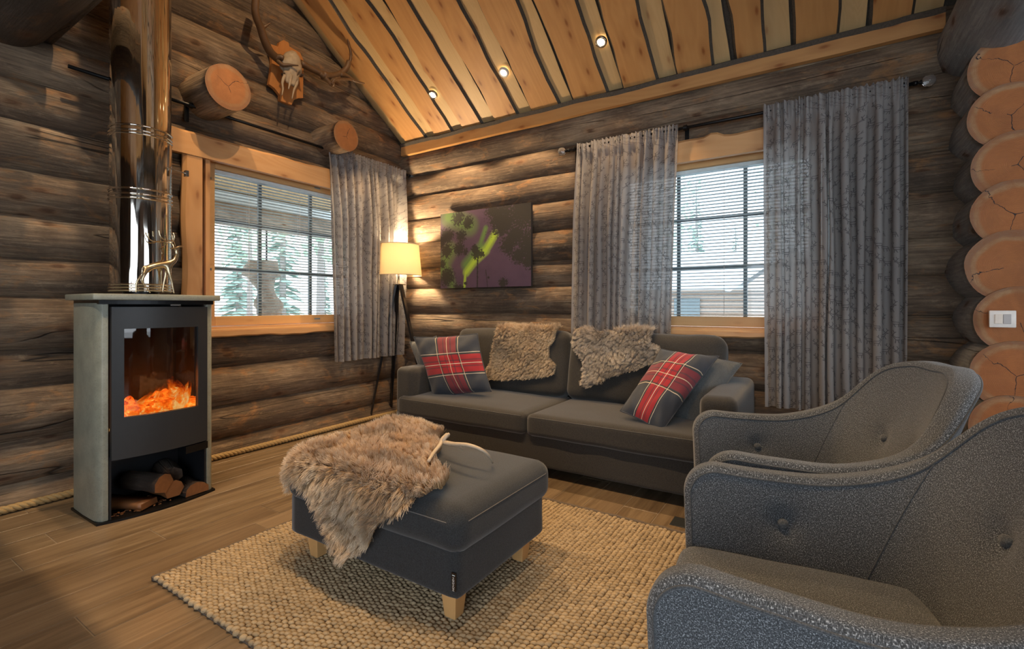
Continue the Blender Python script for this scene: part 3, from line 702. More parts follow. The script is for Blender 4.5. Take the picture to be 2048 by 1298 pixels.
# ------------------------------------------------------------------ aurora canvas
def aurora_mat():
    n = N('northern_lights_print'); uv = n.co('UV'); sep = n.new('SeparateXYZ'); n.put(sep.inputs[0], uv); u, v = sep.outputs[0], sep.outputs[1]
    cx = n.new('RGB'); 
    def cmb(a, b): c = n.new('CombineXYZ'); n.put(c.inputs[0], a); n.put(c.inputs[1], b); return c.outputs[0]
    p = cmb(n.m('MULTIPLY', u, 1.41), v)
    low = n.noise(p, 3, 3); bgc = n.mix(low, (.045, .025, .055), (.10, .055, .095))
    def ribbon(pts, col, base, w):
        d0 = None
        for a, b, wa in pts:
            a = Vector((a[0]*1.41, a[1], 0)); b = Vector((b[0]*1.41, b[1], 0)); ba = b-a
            pa = n.vm('SUBTRACT', p, tuple(a)); h = n.m('MULTIPLY', n.vm('DOT_PRODUCT', pa, tuple(ba)), 1/ba.dot(ba), clamp=True)
            d = n.m('DIVIDE', n.vm('DISTANCE', pa, n.vm('SCALE', tuple(ba), sc=h)), wa); d0 = d if d0 is None else n.m('MINIMUM', d0, d)
        f = n.ramp(d0, [(.15, 1), (.55, .55), (1, 0)], 'EASE'); return n.mix(n.m('MULTIPLY', f, w), base, col)
    c = ribbon([((.0, .25), (.12, .5), .16), ((.15, 0), (.05, .4), .10), ((.1, .95), (.35, .8), .18)], (.10, .19, .04), bgc, .8)
    c = ribbon([((.47, .55), (.53, .75), .05), ((.30, .30), (.48, .52), .10)], (.10, .20, .045), c, .9)
    c = ribbon([((.285, -.02), (.30, .20), .030), ((.31, .20), (.42, .36), .075), ((.42, .36), (.53, .47), .085), ((.53, .47), (.63, .66), .075)], (.34, .50, .045), c, 1)
    leaf = n.noise(p, 34, 4, .75); leaf2 = n.noise(p, 7, 3, .6)
    tree = None
    for (a, b, r) in [(.08,.70,.13), (.0,.62,.12), (.22,.92,.12), (.33,.85,.10), (.25,.68,.10), (.22,.52,.10), (.08,.50,.11), (.08,.15,.14), (.02,.33,.07), (.30,.47,.05), (.43,.44,.095), (.40,.50,.06), (.48,.42,.06), (.72,.85,.26), (.95,.90,.30), (.60,.97,.12),
                      (.85,.62,.17), (.78,.52,.15), (1.0,.5,.25), (.88,.38,.13), (.98,.3,.12), (.70,.70,.09), (.72,.05,.075), (.24,.0,.06), (.19,.02,.05), (.30,.06,.03), (.56,.12,.02)]:
        d = n.m('DIVIDE', n.vm('DISTANCE', p, (a*1.41, b, 0)), r); tree = d if tree is None else n.m('MINIMUM', tree, d)
    for (a, b, r) in [((.435, 0), (.44, .42), .011), ((1, .80), (.62, .66), .012), ((.55, 0), (.53, .22), .006), ((.0, .42), (.2, .55), .008)]:
        a = Vector((a[0]*1.41, a[1], 0)); b = Vector((b[0]*1.41, b[1], 0)); ba = b-a; pa = n.vm('SUBTRACT', p, tuple(a)); h = n.m('MULTIPLY', n.vm('DOT_PRODUCT', pa, tuple(ba)), 1/ba.dot(ba), clamp=True)
        tree = n.m('MINIMUM', tree, n.m('DIVIDE', n.vm('DISTANCE', pa, n.vm('SCALE', tuple(ba), sc=h)), r))
    tv = n.m('ADD', tree, n.m('ADD', n.m('MULTIPLY', n.m('SUBTRACT', leaf, .46), 3.0), n.m('MULTIPLY', n.m('SUBTRACT', leaf2, .5), .7)))
    f = n.ramp(tv, [(.86, 1), (1.0, 0)]); c = n.mix(n.m('MULTIPLY', f, .96), c, (.018, .016, .012))
    return n.set(c, .75)
M['aurora'] = aurora_mat()
pic = empty('canvas_print', (1.146, -.128, 1.636), label='dark canvas of green northern lights above treetops, hung on the log wall', cat='picture')
vs = [(-.509, 0, -.36), (.509, 0, -.36), (.509, 0, .36), (-.509, 0, .36)]
me = mesh('print', vs, [(0, 1, 2, 3)]); uvl = me.uv_layers.new(name='UVMap')
for li, c_ in enumerate([(0, 0), (1, 0), (1, 1), (0, 1)]): uvl.data[li].uv = c_
link('print', me, M['aurora'], pic)
box('stretcher', (-.509, .0008, -.36), (.509, .028, .36), plain('canvas_edge_dark', (.02, .018, .02), .8), pic)

# ------------------------------------------------------------------ floor lamp
LP = P(797, 613, 1, 0); dirl = (FW+RT*((797-1024)/FPX)); lc = CAM+dirl*4.74
lamp = empty('floor_lamp', (lc.x, lc.y, 0), label='tripod floor lamp with glowing cream drum shade and black legs', cat='lamp')
lx, ly = lc.x, lc.y
def shade_mat():
    n = N('cream_lamp_shade'); f = n.noise(n.map(n.co('Object'), (500, 500, 60)), 1, 2)
    n.set(n.mix(f, (.86, .76, .56), (.93, .85, .68)), .9); tr = n.new('BsdfTranslucent'); tr.inputs[0].default_value = (.98, .86, .62, 1)
    mx = n.new('MixShader'); mx.inputs[0].default_value = .68; n.t.links.new(n.b.outputs[0], mx.inputs[1]); n.t.links.new(tr.outputs[0], mx.inputs[2]); n.t.links.new(mx.outputs[0], n.out.inputs['Surface']); return n.mat
q = MB(); q.lathe([(.226, 1.405), (.198, 1.708)], seg=64); q.lathe([(.224, 1.405), (.196, 1.708)], seg=64); q.build('lamp_shade', shade_mat(), lamp, smooth=True)
rim_m = plain('shade_trim', (.50, .42, .30), .8)
for r_, z_ in ((.226, 1.405), (.198, 1.708)):
    q = MB(); q.lathe([(r_-.001, z_-.003), (r_+.0022, z_-.003), (r_+.0022, z_+.004), (r_-.001, z_+.004)], seg=64); q.build('shade_rim', rim_m, lamp, smooth=True)
q = MB(); q.tube([(0, 0, 1.32), (0, 0, 1.50)], .011, 12); q.tube([(0, 0, 1.42), (0, 0, 1.50)], .017, 12); q.build('lamp_holder', M['chrome'], lamp, smooth=True)
q = MB(); q.box((-.05, -.05, 1.312), (.05, .05, 1.322)); q.build('top_plate', M['chrome'], lamp, bevel=.002)
bulb = N('lit_bulb'); bulb.set((1, .9, .7), .4); bulb.put(bulb.b.inputs['Emission Color'], (1, .74, .44)); bulb.b.inputs['Emission Strength'].default_value = 60
q = MB(); q.lathe([(.001, -.045), (.018, -.03), (.03, 0), (.024, .025), (.001, .035)], c=(0, 0, 1.555), seg=16); q.build('bulb', bulb.mat, lamp, smooth=True)
l = bpy.data.lights.new('lamp_glow', 'POINT'); l.energy = 88; l.color = (1, .73, .43); l.shadow_soft_size = .04
o = bpy.data.objects.new('lamp_glow', l); COL.objects.link(o); o.location = (lx, ly, 1.62)
feet = [P(740, 840, 2, 0), P(781, 829, 2, 0), CAM+(FW+RT*((860-1024)/FPX))*4.58]; feet[2].z = 0
for f_ in feet:
    t = Vector((f_.x-lx, f_.y-ly, 0)); a = t.normalized()*.028+Vector((0, 0, 1.312)); side = t.normalized().cross(Vector((0, 0, 1))); out = t.normalized()
    q = MB(); vs = []
    for p_, w_, d_ in ((t, .011, .009), (a, .022, .012)):
        for sx, sy in ((-1, -1), (1, -1), (1, 1), (-1, 1)): vs.append(p_+side*w_*sx+out*d_*sy)
    q.add(vs, [(0,3,2,1),(4,5,6,7),(0,1,5,4),(1,2,6,5),(2,3,7,6),(3,0,4,7)]); q.build('leg', M['blackpaint'], lamp, bevel=.002)
q = MB(); q.tube([(0, 0, 1.31), (.0, -.0, .9), (feet[1].x-lx+.02, feet[1].y-ly, .12), (feet[1].x-lx-.06, feet[1].y-ly-.14, .006), (-.35, -.25, .006)], .003, 6); q.build('cord', M['black'], lamp, smooth=True)

# ------------------------------------------------------------------ stove and flue
st = empty('wood_stove', (0, 0, 0), label='freestanding wood stove with soapstone sides and a fire behind glass', cat='stove')
SY0, SY1, SXB, SXF = -2.785, -2.225, .33, .685
def bulge(y, k=.05): t = (y-(SY0+SY1)/2)/((SY1-SY0)/2); return k*(1-t*t)
def xf(y, off=0): return SXF+bulge(y)+off
# side stones: vertical slabs with a rounded front edge
for (ya, yb, nm) in ((SY0, SY0+.05, 'side_stone'), (SY1-.05, SY1, 'side_stone')):
    xa = xf((ya+yb)/2)-.005
    left = ya < -2.6
    if left: poly = [(SXB, ya+.02), (SXB+.02, ya+.004), (.5, ya), (xa-.05, ya+.003), (xa-.015, ya+.012), (xa, ya+.024), (xa+.004, yb-.002), (xa-.01, yb), (SXB, yb)]
    else: poly = [(SXB, ya), (xa-.01, ya), (xa+.004, ya+.002), (xa, yb-.024), (xa-.015, yb-.012), (xa-.05, yb-.003), (.5, yb), (SXB+.02, yb-.004), (SXB, yb-.02)]
    q = MB(); q.prism(poly, .012, 1.118); q.build(nm, M['soap'], st, bevel=.004, smooth=True)
def curved(y0, y1, z0, z1, off, th, name, m, holes=None, n=24, bev=0):
    q = MB(); cols = [y0+(y1-y0)*i/n for i in range(n+1)]
    if holes:
        hy0, hy1, hz0, hz1 = holes; cols = sorted(set([c for c in cols if abs(c-hy0) > .004 and abs(c-hy1) > .004]+[hy0, hy1])); zs = [z0, hz0, hz1, z1]
    else: zs = [z0, z1]
    W = len(zs); vs = []
    for o_ in (off, off-th):
        for y in cols:
            for z in zs: vs.append((xf(y, o_), y, z))
    H = len(cols)*W; fs = []
    def cell(i, k):
        return not (holes and k == 1 and cols[i] >= holes[0]-1e-6 and cols[i+1] <= holes[1]+1e-6)
    for i in range(len(cols)-1):
        for k in range(W-1):
            if not cell(i, k): continue
            a, b, c, d = i*W+k, (i+1)*W+k, (i+1)*W+k+1, i*W+k+1
            fs += [(a, b, c, d), (H+a, H+d, H+c, H+b)]
            if k == 0 or not cell(i, k-1): fs.append((a, H+a, H+b, b))
            if k == W-2 or not cell(i, k+1): fs.append((d, c, H+c, H+d))
            if i == 0 or not cell(i-1, k): fs.append((a, d, H+d, H+a))
            if i == len(cols)-2 or not cell(i+1, k): fs.append((b, H+b, H+c, c))
    q.add(vs, fs); return q.build(name, m, st, smooth=False, bevel=bev, seg=2)
DY0, DY1 = SY0+.054, SY1-.054
door = curved(DY0, DY1, .318, 1.098, .012, .03, 'door', M['stoveblack'], holes=(-2.683, -2.335, .528, .985))
gl = curved(-2.69, -2.328, .522, .992, -.004, .004, 'door_glass', M['stoveglass']); gl.parent = door
hd = curved(DY1-.125, DY1+.002, .272, .312, .014, .02, 'handle', M['black'])
# top slab and steel body
n = 16; poly = [(SXB-.025, SY1+.02), (SXB-.025, SY0-.02)]+[(xf(SY0+(SY1-SY0)*i/n, .028), SY0-.02+(SY1-SY0+.04)*i/n) for i in range(n+1)]
q = MB(); q.prism(poly, 1.133, 1.165); q.build('top_stone', M['soap'], st, bevel=.005, smooth=True)
poly = [(SXB, SY1-.01), (SXB, SY0+.01)]+[(xf(SY0+(SY1-SY0)*i/n, .005), SY0+.01+(SY1-SY0-.02)*i/n) for i in range(n+1)]
q = MB(); q.prism(poly, 1.112, 1.133); q.build('top_plate', M['black'], st)
poly = [(SXB-.005, SY1), (SXB-.005, SY0)]+[(xf(SY0+(SY1-SY0)*i/n, .006), SY0+(SY1-SY0)*i/n) for i in range(n+1)]
q = MB(); q.prism(poly, 0, .012); q.build('base_plate', M['black'], st)
q = MB(); q.box((SXB+.01, DY0-.002, .012), (SXB+.03, DY1+.002, 1.112)); q.box((SXB+.03, DY0-.002, .30), (xf(DY0)-.03, DY1+.002, .33)); q.box((SXB+.03, DY0-.003, .012), (xf(DY0)-.012, DY0+.006, .33)); q.box((SXB+.03, DY1-.006, .012), (xf(DY1)-.012, DY1+.003, .33)); q.build('niche_lining', M['niche'], st)
q = MB(); q.box((.70, -2.48, 1.104), (.742, -2.43, 1.112)); q.build('air_slider', M['chrome'], st)
brick = plain('sooty_firebrick', (.020, .014, .011), .9, 0, .25, .5, 30)
q = MB(); q.box((.40, -2.72, .36), (.42, -2.30, 1.08)); q.box((.42, -2.729, .36), (.655, -2.70, 1.08)); q.box((.42, -2.32, .36), (.655, -2.283, 1.08)); q.box((.42, -2.70, .36), (.70, -2.32, .40)); q.box((.42, -2.70, 1.06), (.70, -2.32, 1.08)); q.box((.40, -2.7355, .33), (.672, -2.7275, 1.11)); q.box((.40, -2.2825, .33), (.672, -2.2745, 1.11)); q.build('firebox_lining', brick, st)
def ember_mat():
    n = N('glowing_embers'); v = n.co('Object'); a = n.noise(v, 26, 5, .7, .8); b = n.noise(v, 70, 3)
    sep = n.new('SeparateXYZ'); n.put(sep.inputs[0], v)
    col = n.ramp(a, [(.30, (.20, .008, .0)), (.42, (1, .11, .004)), (.56, (1, .27, .02)), (.70, (1, .62, .15))]); st_ = n.ramp(a, [(.30, .2), (.45, .6), (.72, 1)])
    n.set((.02, .012, .01), .9); n.put(n.b.inputs['Emission Color'], col); n.put(n.b.inputs['Emission Strength'], n.m('MULTIPLY', st_, 4.2)); return n.mat
def flame_mat():
    n = N('orange_flame'); v = n.co('UV'); sep = n.new('SeparateXYZ'); n.put(sep.inputs[0], v)
    nz = n.noise(n.map(n.co('Object'), (16, 16, 8)), 1, 5, .7, 1.2)
    f = n.m('SUBTRACT', 1, sep.outputs[1]); g = n.m('MULTIPLY', n.ramp(n.m('ADD', n.m('MULTIPLY', f, 1.15), n.m('MULTIPLY', n.m('SUBTRACT', nz, .5), 1.1)), [(.28, 0), (.62, 1)]), 1)
    em = n.new('Emission'); n.put(em.inputs[0], n.ramp(n.m('MULTIPLY', g, n.m('ADD', nz, .35)), [(.1, (.75, .06, .002)), (.5, (1, .20, .008)), (.72, (1, .36, .03)), (.93, (1, .75, .28))])); em.inputs[1].default_value = 2.0
    tr = n.new('BsdfTransparent'); mx = n.new('MixShader'); n.put(mx.inputs[0], n.m('MULTIPLY', g, .9)); n.t.links.new(tr.outputs[0], mx.inputs[1]); n.t.links.new(em.outputs[0], mx.inputs[2])
    n.t.links.new(mx.outputs[0], n.out.inputs['Surface']); return n.mat
em_ = ember_mat(); nx, ny = 30, 44; vs = []
for i in range(nx+1):
    for j in range(ny+1):
        x = .425+.265*i/nx; y = -2.698+.376*j/ny
        z = .455+.10*(1-i/nx)+.05*(j/ny)+.075*noise.noise(Vector((x*13, y*13, 1)))+.03*noise.noise(Vector((x*38, y*38, 4)))
        vs.append((x, y, max(.41, z)))
fs = [(i*(ny+1)+j, (i+1)*(ny+1)+j, (i+1)*(ny+1)+j+1, i*(ny+1)+j+1) for i in range(nx) for j in range(ny)]
eb = link('ember_bed', mesh('ember_bed', vs, fs), em_, st, True); eb['kind'] = 'stuff'
fm = flame_mat(); rf = random.Random(5)
for k, (fx, fy, h, wd) in enumerate([(.50, -2.37, .27, .06), (.56, -2.41, .22, .07), (.50, -2.47, .20, .08), (.60, -2.49, .17, .06), (.53, -2.56, .15, .07), (.60, -2.36, .26, .05), (.58, -2.60, .11, .06), (.50, -2.65, .12, .05), (.62, -2.66, .08, .05), (.64, -2.45, .17, .06), (.64, -2.53, .13, .06), (.64, -2.36, .24, .045), (.47, -2.60, .16, .07), (.63, -2.60, .10, .05)]):
    n1, n2 = 14, 12; vs = []; uvs = []
    for i in range(n1+1):
        t = i/n1; rr = wd*(math.sin(math.pi*min(1, t*.8+.2))**.8)*(1-t*.55)+.002
        cx = fx+.02*math.sin(t*5+k); cy = fy+.03*math.sin(t*4+k*2)
        for j in range(n2):
            a = 2*math.pi*j/n2; vs.append((cx+rr*math.cos(a), cy+rr*1.25*math.sin(a), .45+t*h)); uvs.append((j/n2, t))
    fs = [(i*n2+j, i*n2+(j+1) % n2, (i+1)*n2+(j+1) % n2, (i+1)*n2+j) for i in range(n1) for j in range(n2)]
    me = mesh('flame', vs, fs); ul = me.uv_layers.new(name='UVMap')
    for p in me.polygons:
        for li in p.loop_indices: ul.data[li].uv = uvs[me.loops[li].vertex_index]
    link('flame', me, fm, st, True)
l = bpy.data.lights.new('fire_glow', 'POINT'); l.energy = 2.2; l.color = (1, .30, .06); l.shadow_soft_size = .08
o = bpy.data.objects.new('fire_glow', l); COL.objects.link(o); o.location = (.56, -2.48, .66)
# firewood in the niche and in the fire
bark_m = log_mat('firewood_bark', (.015, .010, .007), (.05, .032, .022), (.11, .075, .052), .1, False)
split_m = wood_mat('split_firewood', (.24, .10, .036), (.15, .058, .022), axis=0, kn=.3)
def split_log(name, L, poly, loc, rz, label, tilt=0, seed=0, grp='firewood in the stove niche', cat='firewood', parent=None, mats=None, roll=0):
    n = 8; vs = []; fs = []; mi = []; k = len(poly)
    for i in range(n+1):
        x = L*(i/n-.5)
        for j, (y, z) in enumerate(poly):
            d = .006*noise.noise(Vector((x*9, j*3.1, seed))); vs.append((x+(.006*noise.noise(Vector((j*2., seed, 3))) if i in (0, n) else 0), y+d, z+d*1.2))
    for i in range(n):
        for j in range(k): fs.append((i*k+j, (i+1)*k+j, (i+1)*k+(j+1) % k, i*k+(j+1) % k)); mi.append(0 if j < k-2 else 1)
    fs += [tuple(range(k)), tuple(n*k+j for j in range(k))[::-1]]; mi += [1, 1]; fs = [f[::-1] for f in fs]
    o = link(name, mesh(name, vs, fs, mi), mats or [bark_m, split_m], parent, False, loc, (roll, tilt, rz))
    o.data.polygons.foreach_set('use_smooth', [m == 0 for m in mi])
    if not parent: tag(o, label, cat, grp)
    return o
wedge = [(-.055, -.01), (-.045, .03), (-.015, .052), (.02, .055), (.05, .035), (.055, -.01), (.0, -.045)]
plank_ = [(-.05, -.018), (-.052, .014), (.05, .018), (.055, -.016)]
half = [(-.06, -.025), (-.058, .01), (-.035, .035), (0, .045), (.038, .032), (.06, .005), (.062, -.026)]
split_log('firewood_log', .27, plank_, (.565, -2.62, .037), R(28), 'flat orange board offcut at the front left of the stove niche', mats=[split_m, split_m])
split_log('firewood_log', .26, wedge, (.575, -2.535, .118), R(18), 'split birch wedge lying on top of the niche wood, cut face forward', roll=R(15), seed=3)
split_log('firewood_log', .25, wedge, (.555, -2.46, .070), R(8), 'dark split log in the middle of the niche, half under the wedge', roll=R(-35), seed=5)
split_log('firewood_log', .27, half, (.565, -2.335, .040), R(3), 'half-round log with pale cut face at the right end of the niche', seed=8)
split_log('firewood_log', .24, wedge, (.50, -2.40, .125), R(-12), 'dark barky log at the back of the niche pile', seed=11, mats=[bark_m, bark_m])
rb = random.Random(3); q = MB()
for i in range(60):
    x = rb.uniform(.50, .70); y = rb.uniform(-2.72, -2.45); s = rb.uniform(.004, .012); a = rb.uniform(0, 3)
    q.box((-s, -s*.4, 0), (s, s*.4, .003), M=Matrix.Translation((x, y, .0125+rb.uniform(0, .004))) @ Matrix.Rotation(a, 4, 'Z') @ Matrix.Rotation(rb.uniform(-.3, .3), 4, 'X'))
o = q.build('bark_crumbs', split_m); tag(o, 'scattered bark crumbs and chips on the niche floor of the stove', 'bark chips', kind='stuff')
ch = [em_, em_]
for (x, y, z, rz_, s_) in ((.55, -2.55, .50, 80, 1), (.60, -2.42, .52, 60, 2)): split_log('burning_log', .24, wedge, (x, y, z), R(rz_), '', seed=s_, parent=st, mats=ch)
# flue
FX, FY, FR = .44, -2.507, .143
flue = empty('flue_pipe', (FX, FY, 1.165), label='tall polished steel flue pipe rising from the stove to the ceiling', cat='flue')
fz = 1.165
q = MB(); q.lathe([(.085, 0), (.085, .02)], seg=40); q.build('collar', M['black'], flue, smooth=True)
def sec(z0, z1, r): q = MB(); q.lathe([(r, z0-fz), (r, z1-fz)], seg=96); q.build('pipe_section', M['steel'], flue, smooth=True)
sec(1.183, 1.74, FR); sec(1.74, 2.09, FR+.002); sec(2.09, 4.6, FR)
def ring(z, r=FR+.003, h=.007, name='clamp_band'):
    q = MB(); q.lathe([(FR-.002, z-h-fz), (r+.003, z-h*.6-fz), (r+.005, z-fz), (r+.003, z+h*.6-fz), (FR-.002, z+h-fz)], seg=96); q.build(name, M['steel'], flue, smooth=True)
for z in (1.19, 1.206, 1.222, 1.70, 1.722, 1.752, 2.055, 2.072, 2.10): ring(z)
q = MB(); q.lathe([(FR+.001, -.001+.018), (.08, .018)], seg=64); q.build('bottom_plate', M['steel'], flue)
q = MB(); a = Vector((FR*.8, FR*.6, 1.905-fz)); q.tube([a, a+Vector((-.02, .105, -.008))], .004, 8); b_ = a+Vector((-.02, .105, -.008)); q.box(tuple(b_-Vector((.014, .005, .018))), tuple(b_+Vector((.014, .012, .018)))); q.build('damper_handle', M['chrome'], flue, bevel=.001)

# ------------------------------------------------------------------ rug
rug = empty('wool_rug', (0, 0, 0), label='large cream rug of chunky looped wool under the ottoman and armchairs', cat='rug')
RX0, RX1, RY0, RY1 = 1.485, 3.90, -2.845, -1.305
box('backing', (RX0+.006, RY0+.006, .001), (RX1-.006, RY1-.006, .010), M['rug_edge'], rug)
def ico(lv=1):
    bm = bmesh.new(); bmesh.ops.create_icosphere(bm, subdivisions=lv, radius=1); v = np.array([x.co for x in bm.verts]); f = np.array([[a.index for a in p.verts] for p in bm.faces]); bm.free(); return v, f
iv, if_ = ico(2)
rg = np.random.RandomState(4); dx, dy = .0215, .0195
cx, cy, cc = [], [], []
nxr = int((RX1-RX0)/dx); nyr = int((RY1-RY0)/dy)
for i in range(nxr):
    for j in range(nyr):
        x = RX0+dx*(i+.5); y = RY0+dy*(j+.5+(.5 if i % 2 else 0)*.8)
        x += .004*noise.noise(Vector((y*3, i*.31, 0)))+rg.uniform(-.0015, .0015)
        if y > RY1: continue
        if x > 3.62 and y < -2.2: continue
        cx.append(x); cy.append(y+rg.uniform(-.0018, .0018)); cc.append(rg.uniform(0, 1)*.75+.25*(noise.noise(Vector((x*4, y*4, 0)))+.5))
n_ = len(cx); nv_ = len(iv); V = np.zeros((n_, nv_, 3))
for i in range(n_):
    a = .55+.25*rg.randn()*.5; ca, sa = math.cos(a), math.sin(a); s = rg.uniform(.92, 1.1)
    v = iv*np.array([.0138, .0090, .0105])*s*np.array([rg.uniform(.85, 1.12), rg.uniform(.9, 1.15), 1])
    V[i, :, 0] = v[:, 0]*ca-v[:, 1]*sa+cx[i]; V[i, :, 1] = v[:, 0]*sa+v[:, 1]*ca+cy[i]; V[i, :, 2] = v[:, 2]+.0115+rg.uniform(-.0012, .0015)
keep = np.array([all(iv[k][2] > -.75 for k in f) for f in if_]); fk = if_[keep]
F = (fk[None]+(np.arange(n_)*nv_)[:, None, None]).reshape(-1, 3)
def fast_mesh(name, V, F):
    me = bpy.data.meshes.new(name); me.vertices.add(len(V)); me.vertices.foreach_set('co', V.astype(np.float32).ravel())
    k = F.shape[1]; me.loops.add(F.size); me.loops.foreach_set('vertex_index', F.astype(np.int32).ravel()); me.polygons.add(len(F))
    me.polygons.foreach_set('loop_start', np.arange(0, F.size, k, dtype=np.int32)); me.update(calc_edges=True); return me
me = fast_mesh('loop_pile', V.reshape(-1, 3), F); at = me.attributes.new('bead', 'FLOAT', 'POINT'); at.data.foreach_set('value', np.repeat(np.array(cc), nv_).astype(np.float32))
o = link('loop_pile', me, M['rug'], rug, True); o['kind'] = 'stuff'
q = MB(); 
for (a, b) in (((RX0, RY1), (RX1, RY1)), ((RX0, RY0), (RX0, RY1))):
    q.tube([(a[0]+(b[0]-a[0])*t/60, a[1]+(b[1]-a[1])*t/60+.002*math.sin(t*1.3), .010+.002*math.sin(t*2.1)) for t in range(61)], .011, 7)
o = q.build('rug_binding', M['rug_edge'], rug, smooth=True)

# ------------------------------------------------------------------ sofa
sofa = empty('sofa', (2.13, -.55, 0), label='long charcoal two-seat sofa against the log wall', cat='sofa'); S0 = Vector((2.13, -.55, 0))
def sb(name, a, b, r, m, parent, base, puff=0, n=16, seed=0, wob=.003, crown=(0, 0), rot=None):
    a = Vector(a); b = Vector(b); c = (a+b)/2; s = b-a
    return link(name, softbox(s.x, s.y, s.z, r, n, puff, seed, wob, crown), m, parent, True, loc=c-base, rot=rot)
SXL, SXR = .905, 3.375
sb('arm', (SXL, -.985, .075), (SXL+.185, -.09, .622), .045, M['sofa'], sofa, S0, seed=1, crown=(0, 0))
sb('arm', (SXR-.185, -.985, .075), (SXR, -.09, .622), .045, M['sofa'], sofa, S0, seed=2)
sb('base_frame', (SXL+.02, -.995, .065), (SXR-.02, -.12, .285), .02, M['sofa'], sofa, S0, seed=3)
sb('back_frame', (SXL+.12, -.22, .10), (SXR-.16, -.095, .74), .04, M['sofa'], sofa, S0, seed=4)
for (a, b, sd) in ((SXL+.065, 2.13, 5), (2.135, SXR-.065, 6)):
    o = sb('seat_cushion', (a, -1.03, .262), (b, -.30, .405), .038, M['sofa'], sofa, S0, puff=.022, seed=sd, n=22)
    pts = []
    zt = .3335+.0715-.016
    q = MB(); q.tube([Vector((a+.03+(b-a-.06)*t/30, -1.0262, zt))-S0-(o.location) for t in range(31)], .0016, 5); q.build('stitching', M['thread'], o)
for (a, b, sd) in ((SXL+.15, 2.13, 7), (2.138, SXR-.14, 8)):
    o = sb('back_cushion', (a, -.44, .40), (b, -.22, .905), .075, M['sofa'], sofa, S0, puff=.010, seed=sd, n=22, wob=.008, rot=(R(-9), 0, 0))
for x in (SXL+.12, SXR-.12):
    for y in (-.92, -.2): box('foot', (x-.03-S0.x, y-.03-S0.y, 0), (x+.03-S0.x, y+.03-S0.y, .07), M['blackpaint'], sofa, bevel=.004)

# ------------------------------------------------------------------ pillows
def pillow(name, bl, br, tr, tl, th, mat, label, seed, grp=None, n=34):
    bl, br, tr, tl = map(Vector, (bl, br, tr, tl)); nn = ((br-bl).cross(tl-bl)).normalized(); vs = []; uvs = []; fs = []
    ax = (br-bl); 
    for side in (1, -1):
        for j in range(n+1):
            for i in range(n+1):
                u, v = i/n, j/n; a, b = 2*u-1, 2*v-1
                # edges bow inwards, corners stay out
                ub = .5+.5*a*(1-.055*(1-b*b)); vb = .5+.5*b*(1-.055*(1-a*a))
                p = bl*(1-ub)*(1-vb)+br*ub*(1-vb)+tr*ub*vb+tl*(1-ub)*vb
                t = (max(0, 1-a*a)**.55)*(max(0, 1-b*b)**.55)
                w = noise.noise(Vector((u*3.3+seed, v*3.3, side*2)))*.016+noise.noise(Vector((u*8+seed, v*8, side*2)))*.006
                cr_ = .014*math.sin((a-b)*9+seed)*max(0, 1-min((a-1)**2+(b+1)**2, (a+1)**2+(b-1)**2, (a-1)**2+(b-1)**2, (a+1)**2+(b+1)**2)*1.2)
                p = p+nn*side*(th/2*t)+nn*(w+cr_)*(t**.5)*side
                vs.append(p); uvs.append((u, v))
    W = n+1; H = W*W
    for j in range(n):
        for i in range(n):
            a = j*W+i; fs.append((a, a+1, a+W+1, a+W)); fs.append((H+a, H+a+W, H+a+W+1, H+a+1))
    me = mesh(name, vs, fs); ul = me.uv_layers.new(name='UVMap')
    for p in me.polygons:
        for li in p.loop_indices: ul.data[li].uv = uvs[me.loops[li].vertex_index]
    c = sum(vs, Vector())/len(vs)
    for v in me.vertices: v.co -= c
    o = link(name, me, mat, None, True, loc=c); tag(o, label, 'pillow', grp)
    q = MB(); idx = [i for i in range(W)]+[j*W+n for j in range(1, W)]+[n*W+i for i in range(n-1, -1, -1)]+[j*W for j in range(n-1, -1, -1)]
    q.tube([vs[k]-c for k in idx], .0035, 6); q.build('seam_piping', mat, o, smooth=True); return o
